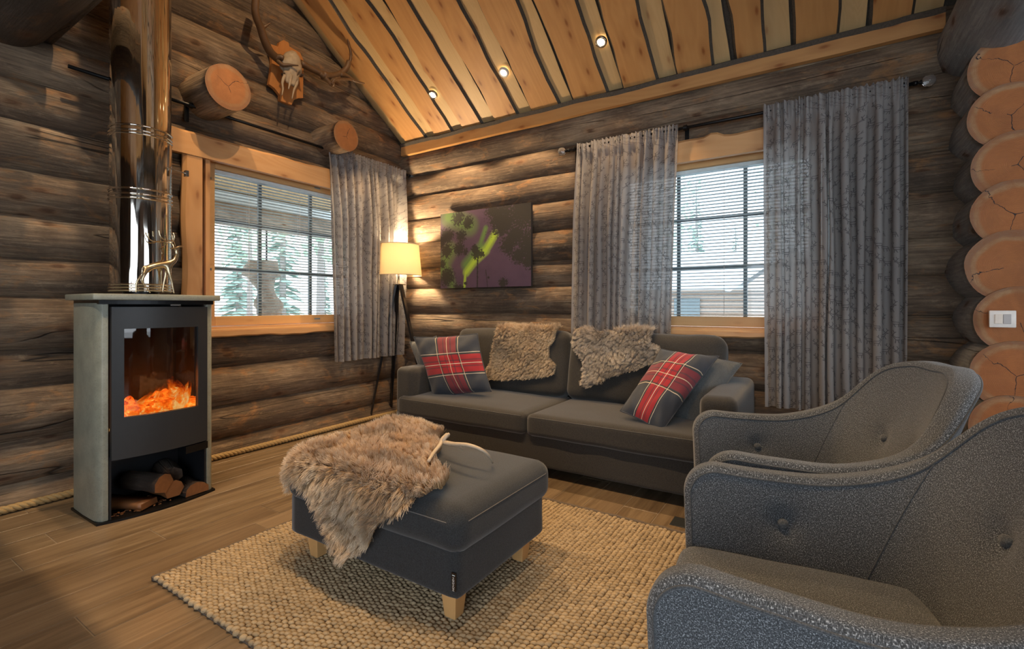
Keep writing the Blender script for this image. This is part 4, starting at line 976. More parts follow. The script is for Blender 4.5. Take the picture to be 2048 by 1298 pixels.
def tartan():
    n = N('tartan_pillow_cloth'); uv = n.co('UV'); sep = n.new('SeparateXYZ'); n.put(sep.inputs[0], uv); u, v = sep.outputs[0], sep.outputs[1]
    wv = n.noise(n.map(uv, (300, 60, 1)), 1, 2); wh = n.noise(n.map(uv, (60, 300, 1)), 1, 2)
    c = n.mix(wv, (.022, .027, .038), (.05, .058, .075))
    S = lambda t, ctr, hw: n.m('COMPARE', t, ctr, hw)
    vb = n.m('MULTIPLY', S(u, .55, .145), n.m('ADD', .50, n.m('MULTIPLY', S(u, .55, .145), .0)))
    hb = S(v, .50, .150)
    # broad red bands with narrow slate lines inside
    gv = n.m('MAXIMUM', S(u, .55-.055, .008), S(u, .55+.06, .010)); gh = n.m('MAXIMUM', S(v, .50-.05, .010), S(v, .50+.055, .012))
    c = n.mix(n.m('MULTIPLY', vb, 1.1), c, (.30, .012, .022)); c = n.mix(n.m('MULTIPLY', hb, .78), c, (.42, .012, .020))
    c = n.mix(n.m('MULTIPLY', gv, .55), c, (.03, .03, .045)); c = n.mix(n.m('MULTIPLY', gh, .55), c, (.03, .03, .045))
    bv = n.m('MAXIMUM', S(u, .55-.165, .012), S(u, .55+.165, .012)); bh = n.m('MAXIMUM', S(v, .5-.172, .014), S(v, .5+.172, .014))
    c = n.mix(n.m('MULTIPLY', n.m('MAXIMUM', bv, bh), .8), c, (.028, .034, .035))
    lv = n.m('MAXIMUM', n.m('MAXIMUM', S(u, .375, .0042), S(u, .55, .0042)), S(u, .725, .0042)); lh = n.m('MAXIMUM', n.m('MAXIMUM', S(v, .315, .0048), S(v, .50, .0055)), S(v, .685, .0048))
    c = n.mix(n.m('MULTIPLY', lv, .85), c, (.66, .56, .40)); c = n.mix(n.m('MULTIPLY', lh, .9), c, (.70, .62, .50))
    m_ = n.set(c, .85, 0, n.bump(n.m('ADD', wv, wh), .35, .001)); n.b.inputs['Sheen Weight'].default_value = .2; return m_
M['tartan'] = tartan()
def AT(px, py, t): return CAM+(FW+RT*((px-1024)/FPX)+UP*((613-py)/FPX))*t
pillow('pillow', AT(868, 797, 3.77), AT(983, 783, 3.55), AT(955, 667, 3.70), AT(827, 674, 3.95), .17, M['tartan'], 'tartan pillow leaning at the lamp end of the sofa, red band across', 1, 'tartan pillows')
pillow('pillow', AT(1322, 867, 2.72), AT(1438, 712, 2.98), AT(1322, 698, 3.12), AT(1240, 822, 2.90), .19, M['tartan'], 'tartan pillow tilted on its corner at the window end of the sofa', 2, 'tartan pillows')
pillow('pillow', AT(856, 790, 3.92), AT(900, 785, 3.84), AT(872, 672, 4.05), AT(819, 684, 4.07), .12, M['greypillow'], 'plain slate pillow hidden behind the tartan one at the lamp end', 3, 'plain slate pillows')
pillow('pillow', AT(1392, 862, 2.86), AT(1484, 727, 3.02), AT(1378, 694, 3.22), AT(1300, 830, 3.06), .20, M['greypillow'], 'plain slate pillow behind the tilted tartan one beside the right arm', 4, 'plain slate pillows')

# ------------------------------------------------------------------ ottoman
OB = Vector((2.25, -2.19, 0)); ott = empty('ottoman', tuple(OB), label='charcoal upholstered ottoman with tapered beech legs, in front of the sofa', cat='ottoman')
OX0, OX1, OY0, OY1 = 1.815, 2.735, -2.462, -1.87
zf = .0245
sb('base_frame', (OX0, OY0, .128), (OX1, OY1, .300), .018, M['ottoman'], ott, OB, seed=20)
topc = sb('top_cushion', (OX0-.02, OY0-.02, .272), (OX1+.025, OY1+.035, .437), .062, M['ottoman'], ott, OB, puff=.016, seed=21, n=26)
for yy, ya in ((OY0-.018, -1), ):
    q = MB(); q.tube([Vector((OX0+.03+(OX1-OX0-.06)*t/30, OY0-.0200, .392))-OB-topc.location for t in range(31)], .0016, 5)
    q.tube([Vector((OX1+.0242, OY0+.03+(OY1-OY0-.06)*t/20, .392))-OB-topc.location for t in range(21)], .0016, 5); q.build('stitching', M['thread'], topc)
for x in (OX0+.09, OX1-.075):
    for y in (OY0+.075, OY1-.075):
        q = MB(); s0, s1 = .024, .034; vs = []
        for s_, z in ((s0, zf), (s1, .130)):
            for ax, ay in ((-1, -1), (1, -1), (1, 1), (-1, 1)): vs.append(Vector((x+ax*s_, y+ay*s_, z))-OB)
        q.add(vs, [(0,3,2,1),(4,5,6,7),(0,1,5,4),(1,2,6,5),(2,3,7,6),(3,0,4,7)]); q.build('leg', M['legwood'], ott, bevel=.003)
# woven maker tag with white lettering
tg = MB(); tx = OX1-.02; tg.box((tx-.002, OY0-.0035, .165), (tx+.016, OY0-.0015, .225)); tag_o = tg.build('care_tag', M['blackpaint'], ott, loc=-OB)
fc = bpy.data.curves.new('tag_lettering', 'FONT'); fc.body = 'HOVDEN'; fc.size = .011; fc.extrude = .0002; fc.align_x = 'CENTER'; fc.align_y = 'CENTER'
fo = bpy.data.objects.new('tag_lettering', fc); COL.objects.link(fo); fc.materials.append(M['white']); bpy.context.view_layer.update(); tme = bpy.data.meshes.new_from_object(fo.evaluated_get(bpy.context.evaluated_depsgraph_get())); bpy.data.objects.remove(fo)
fo = bpy.data.objects.new('tag_lettering', tme); COL.objects.link(fo)
if not tme.materials: tme.materials.append(M['white'])
fo.parent = tag_o; fo.location = (tx+.007, OY0-.0040, .188); fo.rotation_euler = (R(90), R(-90), 0)
box('tag_stripe', (tx+.002, OY0-.0042, .2155), (tx+.013, OY0-.0036, .2180), M['blind'], tag_o)

# ------------------------------------------------------------------ armchairs
def chair(loc, rz, label, seed):
    e = empty('armchair', loc, rz, label=label, cat='armchair', group='grey tweed armchairs with button tufting')
    base = [(.36,.325), (.17,.330), (.0,.325), (-.13,.295), (-.20,.21), (-.235,.105), (-.245,0)]
    topp = [(.37,.330), (.17,.350), (-.03,.375), (-.22,.365), (-.36,.275), (-.43,.14), (-.45,0)]
    hts = [.612, .598, .604, .675, .835, .885, .885]
    def full(pts): return pts+[(x, -y) for x, y in pts[:-1][::-1]]
    n = 121
    B = catmull([(x, y, 0) for x, y in full(base)], n); T = catmull([(x, y, 0) for x, y in full(topp)], n); H = [v.x for v in catmull([(h, 0, 0) for h in hts+hts[:-1][::-1]], n)]
    arc = [0]
    for i in range(1, n): arc.append(arc[-1]+(T[i]-T[i-1]).length)
    Ltot = arc[-1]
    # resample so that the front corners get enough points
    ss = []; rc = .085; k = 14
    for i in range(k): ss.append(rc*(1-math.cos(math.pi/2*i/k)))
    m_ = 90; ss += [rc+(Ltot-2*rc)*i/m_ for i in range(m_+1)]; ss += [Ltot-rc*(1-math.cos(math.pi/2*i/k)) for i in range(k-1, -1, -1)]
    def lerp_at(s, arr):
        import bisect
        j = min(max(bisect.bisect_right(arc, s)-1, 0), n-2); t = (s-arc[j])/max(1e-9, arc[j+1]-arc[j]); return arr[j]*(1-t)+arr[j+1]*t
    zb = .20; nv = 22
    rows = []
    for s in ss:
        b, t_, h = lerp_at(s, B), lerp_at(s, T), lerp_at(s, H)
        d = min(s, Ltot-s)
        if d < rc: h = h-rc+math.sqrt(max(0, rc*rc-(rc-d)**2))
        rows.append((b, t_, h, s))
    def pos(i, z):
        b, t_, h, s = rows[i]; f = max(0, (z-zb)/(.85-zb)); hh = (rows[i][2]); return Vector((b.x+(t_.x-b.x)*min(1, (z-zb)/max(.2, hh-zb))**1.2, b.y+(t_.y-b.y)*min(1, (z-zb)/max(.2, hh-zb))**1.2, z))
    def thick(i):
        s = rows[i][3]; c = abs(s/Ltot-.5)*2; return .066+.022*max(0, 1-c*1.9)
    def nrm_(i):
        a = rows[max(0, i-1)][1]; b = rows[min(len(rows)-1, i+1)][1]; t = (b-a).normalized(); return Vector((t.y, -t.x, 0))   # outward
    btn = [(.125, .46), (.875, .46), (.425, .585), (.575, .585)]
    bpos = []
    for (fs_, z) in btn:
        i = min(range(len(rows)), key=lambda k_: abs(rows[k_][3]/Ltot-fs_)); bpos.append((i, z))
    NR = len(rows); 
    def panel(side):
        vs, uvs, fs = [], [], []
        for i in range(NR):
            h = rows[i][2]-.016; nn = nrm_(i); t = thick(i)/2
            for j in range(nv+1):
                z = zb+(h-zb)*j/nv; p = pos(i, z)+nn*side*t
                if side < 0:
                    for (bi, bz) in bpos:
                        q_ = pos(bi, bz)+nrm_(bi)*side*thick(bi)/2; dd = (p-q_).length
                        p = p+nn*(.020*math.exp(-(dd/.035)**2)+.008*math.exp(-(dd/.09)**2))
                    p = p-nn*.010*math.sin(math.pi*j/nv)      # slight padding
                vs.append(p); uvs.append((rows[i][3], z))
        W = nv+1
        for i in range(NR-1):
            for j in range(nv):
                f = (i*W+j, (i+1)*W+j, (i+1)*W+j+1, i*W+j+1); fs.append(f if side < 0 else f[::-1])
        return vs, uvs, fs
    def emit(name, vs, uvs, fs):
        me = mesh(name, vs, fs); ul = me.uv_layers.new(name='UVMap')
        for p in me.polygons:
            for li in p.loop_indices: ul.data[li].uv = uvs[me.loops[li].vertex_index]
        return link(name, me, M['chair'], e, True)
    W = nv+1
    vi, ui, fi = panel(-1); vo, uo, fo_ = panel(1)
    # split the inner side at the slanting seams into arm panels and a back panel
    SEAM = lambda z: .205+.085*(z-.2)/.45    # fraction of the arc length, slanting back as it rises
    arm_f, back_f = [], []
    for f in fi:
        c = sum((Vector(ui[k]+(0,)) for k in f), Vector())/4; fr = c.x/Ltot; fr = min(fr, 1-fr)
        (back_f if fr > SEAM(c.y) else arm_f).append(f)
    def sub_emit(name, vs, uvs, fs):
        used = sorted({k for f in fs for k in f}); mp = {k: i for i, k in enumerate(used)}; emit(name, [vs[k] for k in used], [uvs[k] for k in used], [tuple(mp[k] for k in f) for f in fs])
    sub_emit('inner_arm', vi, ui, [f for f in arm_f if ui[f[0]][0] < Ltot/2]); sub_emit('inner_arm', vi, ui, [f for f in arm_f if ui[f[0]][0] >= Ltot/2])
    sub_emit('inner_back', vi, ui, back_f); emit('outer_shell', vo, uo, fo_)
    # top band joining both sides and wrapping down the arm fronts
    path = [(0, j) for j in range(0, nv+1)]+[(i, nv) for i in range(1, NR)]+[(NR-1, j) for j in range(nv-1, -1, -1)]
    nb = 8; vs, uvs, fs = [], [], []; al = 0; prev = None
    for (i, j) in path:
        a, b = vi[i*W+j], vo[i*W+j]; mid = (a+b)/2
        if prev: al += (mid-prev).length
        prev = mid
        h = rows[i][2]; 
        # outward direction of the outline
        k = path.index((i, j)) if False else None
        if j < nv: od = (rows[0][1]-rows[3][1]).normalized() if i == 0 else (rows[-1][1]-rows[-4][1]).normalized(); od = Vector((od.x, od.y, 0))
        else:
            pa = vi[max(0, i-1)*W+nv]; pb = vi[min(NR-1, i+1)*W+nv]; tg_ = (pb-pa).normalized(); od = (b-a).normalized().cross(tg_); od = od if od.z > 0 else -od
            if i < 3 or i > NR-4:
                fr = (rows[0][1]-rows[3][1]).normalized() if i < 3 else (rows[-1][1]-rows[-4][1]).normalized(); od = (od+Vector((fr.x, fr.y, 0))).normalized()
        for k in range(nb+1):
            t = k/nb; p = a.lerp(b, t)+od*(.020*(1-(2*t-1)**4)**.5*1.0 if 0 < t < 1 else 0); vs.append(p); uvs.append((al, t*.08))
    Wb = nb+1
    for i in range(len(path)-1):
        for k in range(nb): fs.append((i*Wb+k, i*Wb+k+1, (i+1)*Wb+k+1, (i+1)*Wb+k))
    emit('top_band', vs, uvs, fs)
    for src in (vi, vo):
        q = MB(); q.tube([src[i*W+j] for (i, j) in path], .0036, 6); q.build('piping', M['piping'], e, smooth=True)
    # slanting seams
    for mir in (0, 1):
        pts = []
        for j in range(1, nv+1):
            z_ = zb+(.72-zb)*j/nv; fr = SEAM(z_); fr = 1-fr if mir else fr; st_ = fr*Ltot
            i = max(k_ for k_ in range(NR-1) if rows[k_][3] <= st_); t = (st_-rows[i][3])/(rows[i+1][3]-rows[i][3])
            def at(i_): 
                h = rows[i_][2]-.016; w_ = min(nv-1e-6, max(0, (z_-zb)/(h-zb)*nv)); j0 = int(w_); return vi[i_*W+j0].lerp(vi[i_*W+j0+1], w_-j0)
            if z_ > rows[i][2]-.016: break
            pts.append(at(i).lerp(at(i+1), t))
        q = MB(); q.tube(pts, .0022, 5); q.build('seam', M['piping'], e, smooth=True)
    for (bi, bz) in bpos:
        q_ = pos(bi, bz)+nrm_(bi)*(-1)*thick(bi)/2-nrm_(bi)*-.009; nn = -nrm_(bi)
        mt = nn.to_track_quat('Z', 'Y').to_matrix().to_4x4(); mt.translation = q_
        q = MB(); q.lathe([(.013, -.006), (.0145, .0), (.013, .004), (.008, .0075), (.0001, .009)], seg=20, M=mt); q.build('button', M['button'], e, smooth=True)
    o = link('seat_cushion', softbox(.60, .60, .14, .05, 20, .018, seed, .003, (.012, 0)), M['chair'], e, True, loc=(.095, 0, .300)); 
    ul = o.data.uv_layers.new(name='UVMap')
    for p in o.data.polygons:
        for li in p.loop_indices: c = o.data.vertices[o.data.loops[li].vertex_index].co; ul.data[li].uv = (c.x+c.z*.7, c.y+c.z*.3)
    o = link('seat_frame', softbox(.60, .62, .07, .03, 8, 0, seed, .002), M['chair'], e, True, loc=(.04, 0, .215))
    ul = o.data.uv_layers.new(name='UVMap')
    for p in o.data.polygons:
        for li in p.loop_indices: c = o.data.vertices[o.data.loops[li].vertex_index].co; ul.data[li].uv = (c.x+c.y, c.z)
    for (x, y) in ((.28, .27), (.28, -.27), (-.26, .24), (-.26, -.24)):
        q = MB(); q.tube([(x, y, .20), (x*1.12, y*1.08, .0245)], [.022, .013], 12); q.build('leg', M['legwood'], e, smooth=True)
    return e
# front-arm anchors measured from the photograph; local +x is the seat's front
chair((3.795, -2.375, 0), R(180+7), 'grey tweed armchair at the lower right, nearest the camera', 31)
chair((3.69, -1.515, 0), R(180+15), 'grey tweed armchair between the near armchair and the stub wall', 32)

# ------------------------------------------------------------------ fur
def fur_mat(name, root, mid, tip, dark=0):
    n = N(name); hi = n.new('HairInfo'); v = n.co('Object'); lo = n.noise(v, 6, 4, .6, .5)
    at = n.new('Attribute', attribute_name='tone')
    c = n.ramp(hi.outputs['Intercept'], [(0, root), (.45, mid), (1, tip)]); c = n.mix(n.m('MULTIPLY', n.m('FRACT', n.m('MULTIPLY', hi.outputs['Random'], 17.3)), .45), c, mid)  # tan wool; dark roots and pale tips also paint pile shadow and highlight
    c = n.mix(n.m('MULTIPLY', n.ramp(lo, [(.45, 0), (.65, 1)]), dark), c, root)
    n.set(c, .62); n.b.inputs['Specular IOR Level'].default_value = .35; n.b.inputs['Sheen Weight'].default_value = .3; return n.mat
def pelt(name, poly, surf, count, length, mat, label, seed, comb, hide_m, rad=.0009, grid=90, curl=.8, cl=.028):
    """poly in the unfolded (a, b) sheet; surf(a, b) -> (point, normal)"""
    xs = [p[0] for p in poly]; ys = [p[1] for p in poly]; x0, x1, y0, y1 = min(xs), max(xs), min(ys), max(ys)
    P_ = np.array(poly)
    def inside(a, b):
        r = False; j = len(P_)-1
        for i in range(len(P_)):
            if (P_[i, 1] > b) != (P_[j, 1] > b) and a < (P_[j, 0]-P_[i, 0])*(b-P_[i, 1])/(P_[j, 1]-P_[i, 1])+P_[i, 0]: r = not r
            j = i
        return r
    # leather base: grid cells inside the outline, with thickness
    vs, fs, idx = [], [], {}
    def vid(i, j):
        if (i, j) not in idx:
            p, nn = surf(x0+(x1-x0)*i/grid, y0+(y1-y0)*j/grid); idx[(i, j)] = len(vs); vs.append(p+nn*.004)
        return idx[(i, j)]
    for i in range(grid):
        for j in range(grid):
            u_, v_ = x0+(x1-x0)*(i+.5)/grid, y0+(y1-y0)*(j+.5)/grid
            if all(inside(u_+e1, v_+e2) for e1, e2 in ((.014, 0), (-.014, 0), (0, .014), (0, -.014))): fs.append((vid(i, j), vid(i+1, j), vid(i+1, j+1), vid(i, j+1)))
    o = link(name, mesh(name, vs, fs), hide_m, None, True); tag(o, label, 'sheepskin', None)
    sm = o.modifiers.new('thick', 'SOLIDIFY'); sm.thickness = .004; sm.offset = 0
    from mathutils.kdtree import KDTree
    rs = random.Random(seed); nc = int((x1-x0)*(y1-y0)/(cl*cl)*1.3); kd = KDTree(nc); cen = [(rs.uniform(x0, x1), rs.uniform(y0, y1)) for _ in range(nc)]
    for i, c_ in enumerate(cen): kd.insert((c_[0], c_[1], 0), i)
    kd.balance(); K = 7; pts = np.zeros((count, K, 3), np.float32); rr = np.zeros((count, K), np.float32); i = 0
    while i < count:
        a, b = rs.uniform(x0, x1), rs.uniform(y0, y1)
        if not inside(a, b): continue
        p, nn = surf(a, b)
        # clump: pull the tips towards the centre of a local tuft
        _, ci, _ = kd.find((a, b, 0)); pc, _n = surf(*cen[ci]); hs = noise.noise_vector(Vector((ci*.731, seed, 1.7)))
        d = comb(a, b, p, nn); fl = noise.noise_vector(Vector((a*7, b*7, seed*1.))); fl2 = noise.noise_vector(Vector((a*26, b*26, seed*1.)))
        d = (d+fl*.7+fl2*.3+hs*.45); L = length*(1+.35*fl.x)*rs.uniform(.7, 1.1)
        tipdir = (nn*.75+d*.9+Vector((rs.gauss(0, .12), rs.gauss(0, .12), rs.gauss(0, .12)))).normalized()
        side = tipdir.cross(nn); ph = rs.uniform(0, 6.28)
        for k in range(K):
            t = k/(K-1); q_ = p+nn*(.003+L*.62*t*(1-.35*t))+(tipdir*L)*(t*t*.75)+(pc-p)*(.42*t*t)+side*(curl*.006*math.sin(t*8+fl.y*6+hs.z*5)*t)
            pts[i, k] = q_; rr[i, k] = rad*(1-.75*t)
        i += 1
    hc = bpy.data.hair_curves.new('fleece'); hc.add_curves([K]*count); hc.attributes['position'].data.foreach_set('vector', pts.ravel()) if 'position' in hc.attributes else None
    ra = hc.attributes.get('radius') or hc.attributes.new('radius', 'FLOAT', 'POINT'); ra.data.foreach_set('value', rr.ravel())
    hc.materials.append(mat); h = bpy.data.objects.new('fleece', hc); COL.objects.link(h); h.parent = o; h['kind'] = 'stuff'
    return o
M['hide'] = plain('sheepskin_hide', (.40, .30, .20), .9)
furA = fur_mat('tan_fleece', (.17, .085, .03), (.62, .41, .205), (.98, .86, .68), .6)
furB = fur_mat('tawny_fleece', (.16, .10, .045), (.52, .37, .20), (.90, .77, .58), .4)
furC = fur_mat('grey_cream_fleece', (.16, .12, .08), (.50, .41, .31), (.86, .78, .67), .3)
# ottoman pelt: drapes from the top over the front-left corner
OT = .452; oR = .11; RB = .06
def ott_surf(a, b):
    """unfolded sheet: distance outside the rounded footprint turns into a drop"""
    x0, x1, y0, y1 = OX0-.02+oR, OX1+.02-oR, OY0-.02+oR, OY1+.02-oR
    qx, qy = min(max(a, x0), x1), min(max(b, y0), y1); d = Vector((a-qx, b-qy, 0)); L = d.length; nO = d/L if L > 1e-6 else Vector((0, 0, 1))
    e = L-oR+RB
    w_ = .012+.016*noise.noise(Vector((a*7, b*7, 1)))+.03*max(0, (b-(OY1-.2))/.2)*max(0, min(1, (2.2-a)/.2))+.005*noise.noise(Vector((a*20, b*20, 1)))
    if L < 1e-6 or e <= 0: return Vector((a, b, OT+w_)), Vector((0, 0, 1))
    th = e/RB
    if th < math.pi/2:
        off = RB*math.sin(th); z = OT-RB*(1-math.cos(th)); nn = (nO*math.sin(th)+Vector((0, 0, math.cos(th)))).normalized()
    else: off = RB; z = OT-RB-(e-RB*math.pi/2); nn = nO; off += .018*math.sin((a+b)*22)*min(1, (e-RB*1.57)*5)
    p = Vector((qx, qy, 0))+nO*(oR-RB+off); p.z = z+w_
    return p+nn*.006, nn
def unfold(px, py):
    p = P(px, py, 2, OT)
    if p.x > OX0-.02 and p.y > OY0-.02: return (p.x, p.y)
    f = P(px, py, 1, OY0-.04)
    if f.x > OX0-.03: return (f.x, OY0-.02-(OT-f.z)+.02)
    g = P(px, py, 0, OX0-.04); return (OX0-.02-(OT-g.z)+.02, max(g.y, OY0))
ppx = [(878, 885), (884, 905), (868, 925), (898, 965), (880, 990), (840, 1000), (800, 1020), (765, 1045), (742, 1075), (722, 1100), (700, 1122), (680, 1118), (668, 1090), (655, 1050), (636, 1015), (620, 985)]
poly = [unfold(*p) for p in ppx]
poly += [(OX0-.13, OY0-.02), (OX0-.15, OY0+.10), (OX0-.13, OY0+.30), (OX0-.10, OY0+.50), (OX0-.02, OY1+.02), (OX0+.12, OY1+.045), (OX0+.28, OY1+.02), (OX0+.36, OY1-.01)]
def comb_o(a, b, p, nn):
    d = Vector((.28, -.60, -.05)); d -= nn*d.dot(nn); 
    if nn.z < .5: d = d*.5+Vector((.1, -.15, -.5))
    return d
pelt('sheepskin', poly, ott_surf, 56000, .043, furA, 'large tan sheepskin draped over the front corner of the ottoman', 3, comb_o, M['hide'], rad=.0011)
# sofa pelts: sheet on the leaning back cushions, folding back over their top edge
def sofa_surf(a, b):
    """a = x, b = height measured along the front, past the top it folds backwards"""
    zt = .872; yf = -.475; lean = .158; w_ = .008*noise.noise(Vector((a*8, b*8, 5)))+.004*noise.noise(Vector((a*22, b*22, 5)))
    if b < zt: z = b; return Vector((a, yf+(b-.45)*lean-w_, z)), Vector((0, -1, lean)).normalized()
    e = (b-zt)/.05
    yb = yf+(zt-.45)*lean
    if e < math.pi/2: return Vector((a, yb+.05*(1-math.cos(e)), zt+.05*math.sin(e)+w_)), Vector((0, -math.cos(e), math.sin(e)))
    return Vector((a, yb+.05+(b-zt-.0785), zt+.05+w_-.3*(b-zt-.0785))), Vector((0, .2, 1)).normalized()
def sp(px, py):
    p = P(px, py, 1, -.44); return (p.x, p.z)
comb_s = lambda a, b, p, nn: Vector((.12, -.35, -.55))
k1 = [(988, 674), (985, 700), (984, 725), (975, 745), (982, 757), (1010, 758), (1060, 756), (1085, 752), (1112, 748), (1114, 730), (1100, 715), (1098, 695), (1108, 680)]
pl = [sp(*p) for p in k1]; pl += [(pl[-1][0]+.02, .95), (pl[-1][0]-.25, 1.0), (pl[0][0]+.1, .99), (pl[0][0]-.0, .94)]
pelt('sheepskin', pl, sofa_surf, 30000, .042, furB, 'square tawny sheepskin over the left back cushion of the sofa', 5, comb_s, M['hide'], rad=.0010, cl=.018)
k2 = [(1143, 680), (1152, 700), (1168, 720), (1168, 745), (1166, 765), (1178, 775), (1205, 762), (1240, 748), (1275, 738), (1310, 725), (1325, 705), (1318, 692), (1300, 684)]
pl = [sp(*p) for p in k2]; pl += [(pl[-1][0], .95), (pl[-1][0]-.18, .99), (pl[-1][0]-.36, .90), (pl[0][0]+.10, .95), (pl[0][0], .93)]
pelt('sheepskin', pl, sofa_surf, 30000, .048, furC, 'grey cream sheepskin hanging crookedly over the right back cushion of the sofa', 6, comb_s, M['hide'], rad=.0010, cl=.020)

# ------------------------------------------------------------------ antlers
def antler(segs, mat, name, parent=None, K=1.0, label=None, cat=None, grp=None):
    q = MB()
    for pts, r0, r1 in segs:
        c = catmull(pts, 22); q.tube(c, [(r0+(r1-r0)*(i/21)**1.1)*K for i in range(22)], 12, sq=.85)
    o = q.build(name, mat, parent, smooth=True)
    if label: tag(o, label, cat, grp)
    return o
def antler_mat(name, a, b):
    n = N(name); f = n.noise(n.map(n.co('Object'), (30, 30, 30)), 1, 5, .65, .6); g = n.noise(n.co('Object'), 7, 3)
    return n.set(n.mix(n.m('MULTIPLY', n.m('ADD', f, g), .5), a, b), .5, 0, n.bump(f, .4, .003))
am1 = antler_mat('weathered_antler', (.30, .22, .14), (.62, .52, .40)); am2 = antler_mat('brown_antler', (.040, .020, .010), (.20, .105, .045))
T = lambda px, py, z: P(px, py, 2, z)
antler([([T(857, 922, .505), T(868, 905, .512), T(880, 890, .52), T(886, 878, .535), T(895, 870, .545)], .007, .012),
        ([T(884, 884, .522), T(905, 888, .53), T(935, 890, .54), T(962, 899, .53), T(978, 912, .50), T(985, 925, .458)], .012, .0045),
        ([T(905, 888, .53), T(918, 893, .522), T(926, 900, .50)], .009, .003), ([T(886, 882, .53), T(893, 872, .55), T(898, 868, .556)], .010, .008)],
       am1, 'antler', None, 1.0, 'pale shed antler lying on the sheepskin and ottoman top', 'antler')
tr = empty('antler_trophy', (0, 0, 0), label='reindeer skull trophy with brown antlers on a wooden shield', cat='trophy')
G = lambda px, py, x=.15: P(px, py, 0, x)
sh = [(541, 88), (556, 93), (559, 84), (567, 80), (577, 85), (579, 93), (600, 105), (607, 120), (606, 196), (597, 196), (588, 200), (583, 210), (560, 201), (560, 190), (549, 176), (538, 168), (541, 150), (544, 125)]
q = MB(); a_ = [G(x, y, .13) for x, y in sh]; n = len(a_); q.add([v for v in a_]+[v+Vector((-.03, 0, 0)) for v in a_], [tuple(range(n)), tuple(range(n, 2*n))[::-1]]+[(i, n+i, n+(i+1) % n, (i+1) % n) for i in range(n)])
q.build('shield', wood_mat('shield_wood', (.50, .21, .06), (.36, .13, .035), axis=2, kn=.2), tr)
bone = plain('old_bone', (.38, .295, .20), .7, 0, .15, .5, 30)
def skull(parent):
    """lofted along the skull: cranium, brow, eye hollows, narrowing nose, nasal gap"""
    top = G(585, 106, .20); tip = G(581, 168, .25); ax = (tip-top); vs = []; fs = []; n = 30; k = 26
    up = Vector((1, 0, 0)); up = (up-ax.normalized()*up.dot(ax.normalized())).normalized(); sd = ax.normalized().cross(up)
    wd = [(0, .020), (.08, .036), (.2, .050), (.36, .060), (.50, .072), (.60, .070), (.70, .050), (.80, .040), (.92, .034), (1, .028)]
    hd = [(0, .026), (.15, .048), (.35, .05), (.55, .040), (.8, .028), (1, .010)]
    ip = lambda tb, t: float(np.interp(t, [a for a, b in tb], [b for a, b in tb]))
    for i in range(n+1):
        t = i/n; w_, h_ = ip(wd, t)*1.35, ip(hd, t)*1.25
        for j in range(k):
            a = 2*math.pi*j/k; c, s_ = math.cos(a), math.sin(a)
            p = top+ax*t+sd*w_*c+up*h_*s_
            eye = math.exp(-((t-.62)/.09)**2-((abs(c)-.80)/.28)**2)*(.034 if s_ > -.3 else 0); p -= sd*math.copysign(eye, c)+up*eye*.5
            nose = math.exp(-((t-.86)/.12)**2-(c/.35)**2)*(.018 if s_ > 0 else 0); p -= up*nose
            p += noise.noise_vector(p*40)*.005+noise.noise_vector(p*15)*.006
            vs.append(p)
    for i in range(n):
        for j in range(k): fs.append((i*k+j, i*k+(j+1) % k, (i+1)*k+(j+1) % k, (i+1)*k+j))
    fs += [tuple(range(k))[::-1], tuple(n*k+j for j in range(k))]
    o = link('skull', mesh('skull', vs, fs), bone, parent, True)
    for pts, r0, r1 in (([(570, 150, .24), (565, 164, .25), (566, 178, .27), (564, 190, .275)], .014, .003), ([(594, 150, .24), (594, 166, .25), (588, 180, .27), (584, 197, .275)], .015, .003), ([(582, 150, .26), (580, 165, .27), (577, 178, .275)], .016, .004)):
        c_ = catmull([G(*p_) for p_ in pts], 14); q = MB(); q.tube(c_, [r0+(r1-r0)*i/13 for i in range(14)], 8, sq=.6); q.build('jaw_bone', bone, o, smooth=True)
    dk = plain('eye_hollow_shadow', (.05, .03, .02), .9)  # dark plugs paint in the shade of the eye hollows
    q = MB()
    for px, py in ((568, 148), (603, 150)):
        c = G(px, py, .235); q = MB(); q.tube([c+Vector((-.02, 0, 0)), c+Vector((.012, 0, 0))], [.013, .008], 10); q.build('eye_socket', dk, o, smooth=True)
    return o
skull(tr)
antler([([G(572, 128, .20), G(556, 118, .21), G(540, 103, .23), G(529, 80, .26), G(521, 55, .29), G(511, 28, .33), G(512, -5, .37), G(522, -45, .42)], .019, .012),
        ([G(521, 66, .27), G(525, 57, .28), G(532, 52, .29), G(541, 46, .31)], .010, .0025), ([G(556, 122, .22), G(566, 130, .25), G(580, 130, .28), G(597, 131, .32)], .012, .003),
        ([G(552, 116, .22), G(560, 114, .245), G(567, 117, .26)], .014, .011)], am2, 'antler', tr, 1.9)
antler([([G(600, 126, .20), G(618, 135, .21), G(640, 146, .23), G(662, 152, .25), G(684, 148, .28), G(696, 133, .30), G(702, 112, .32), G(698, 90, .34), G(693, 66, .36)], .017, .0035),
        ([G(680, 149, .28), G(693, 152, .29), G(710, 162, .30), G(729, 167, .32)], .016, .003), ([G(640, 147, .24), G(655, 160, .25), G(664, 170, .26), G(667, 166, .29)], .012, .007),
        ([G(645, 150, .24), G(664, 153, .25), G(682, 147, .27), G(693, 136, .29), G(698, 122, .31)], .021, .012),
        ([G(664, 168, .27), G(670, 160, .29), G(690, 158, .30), G(708, 160, .30)], .008, .005)], am2, 'antler', tr, 1.9)

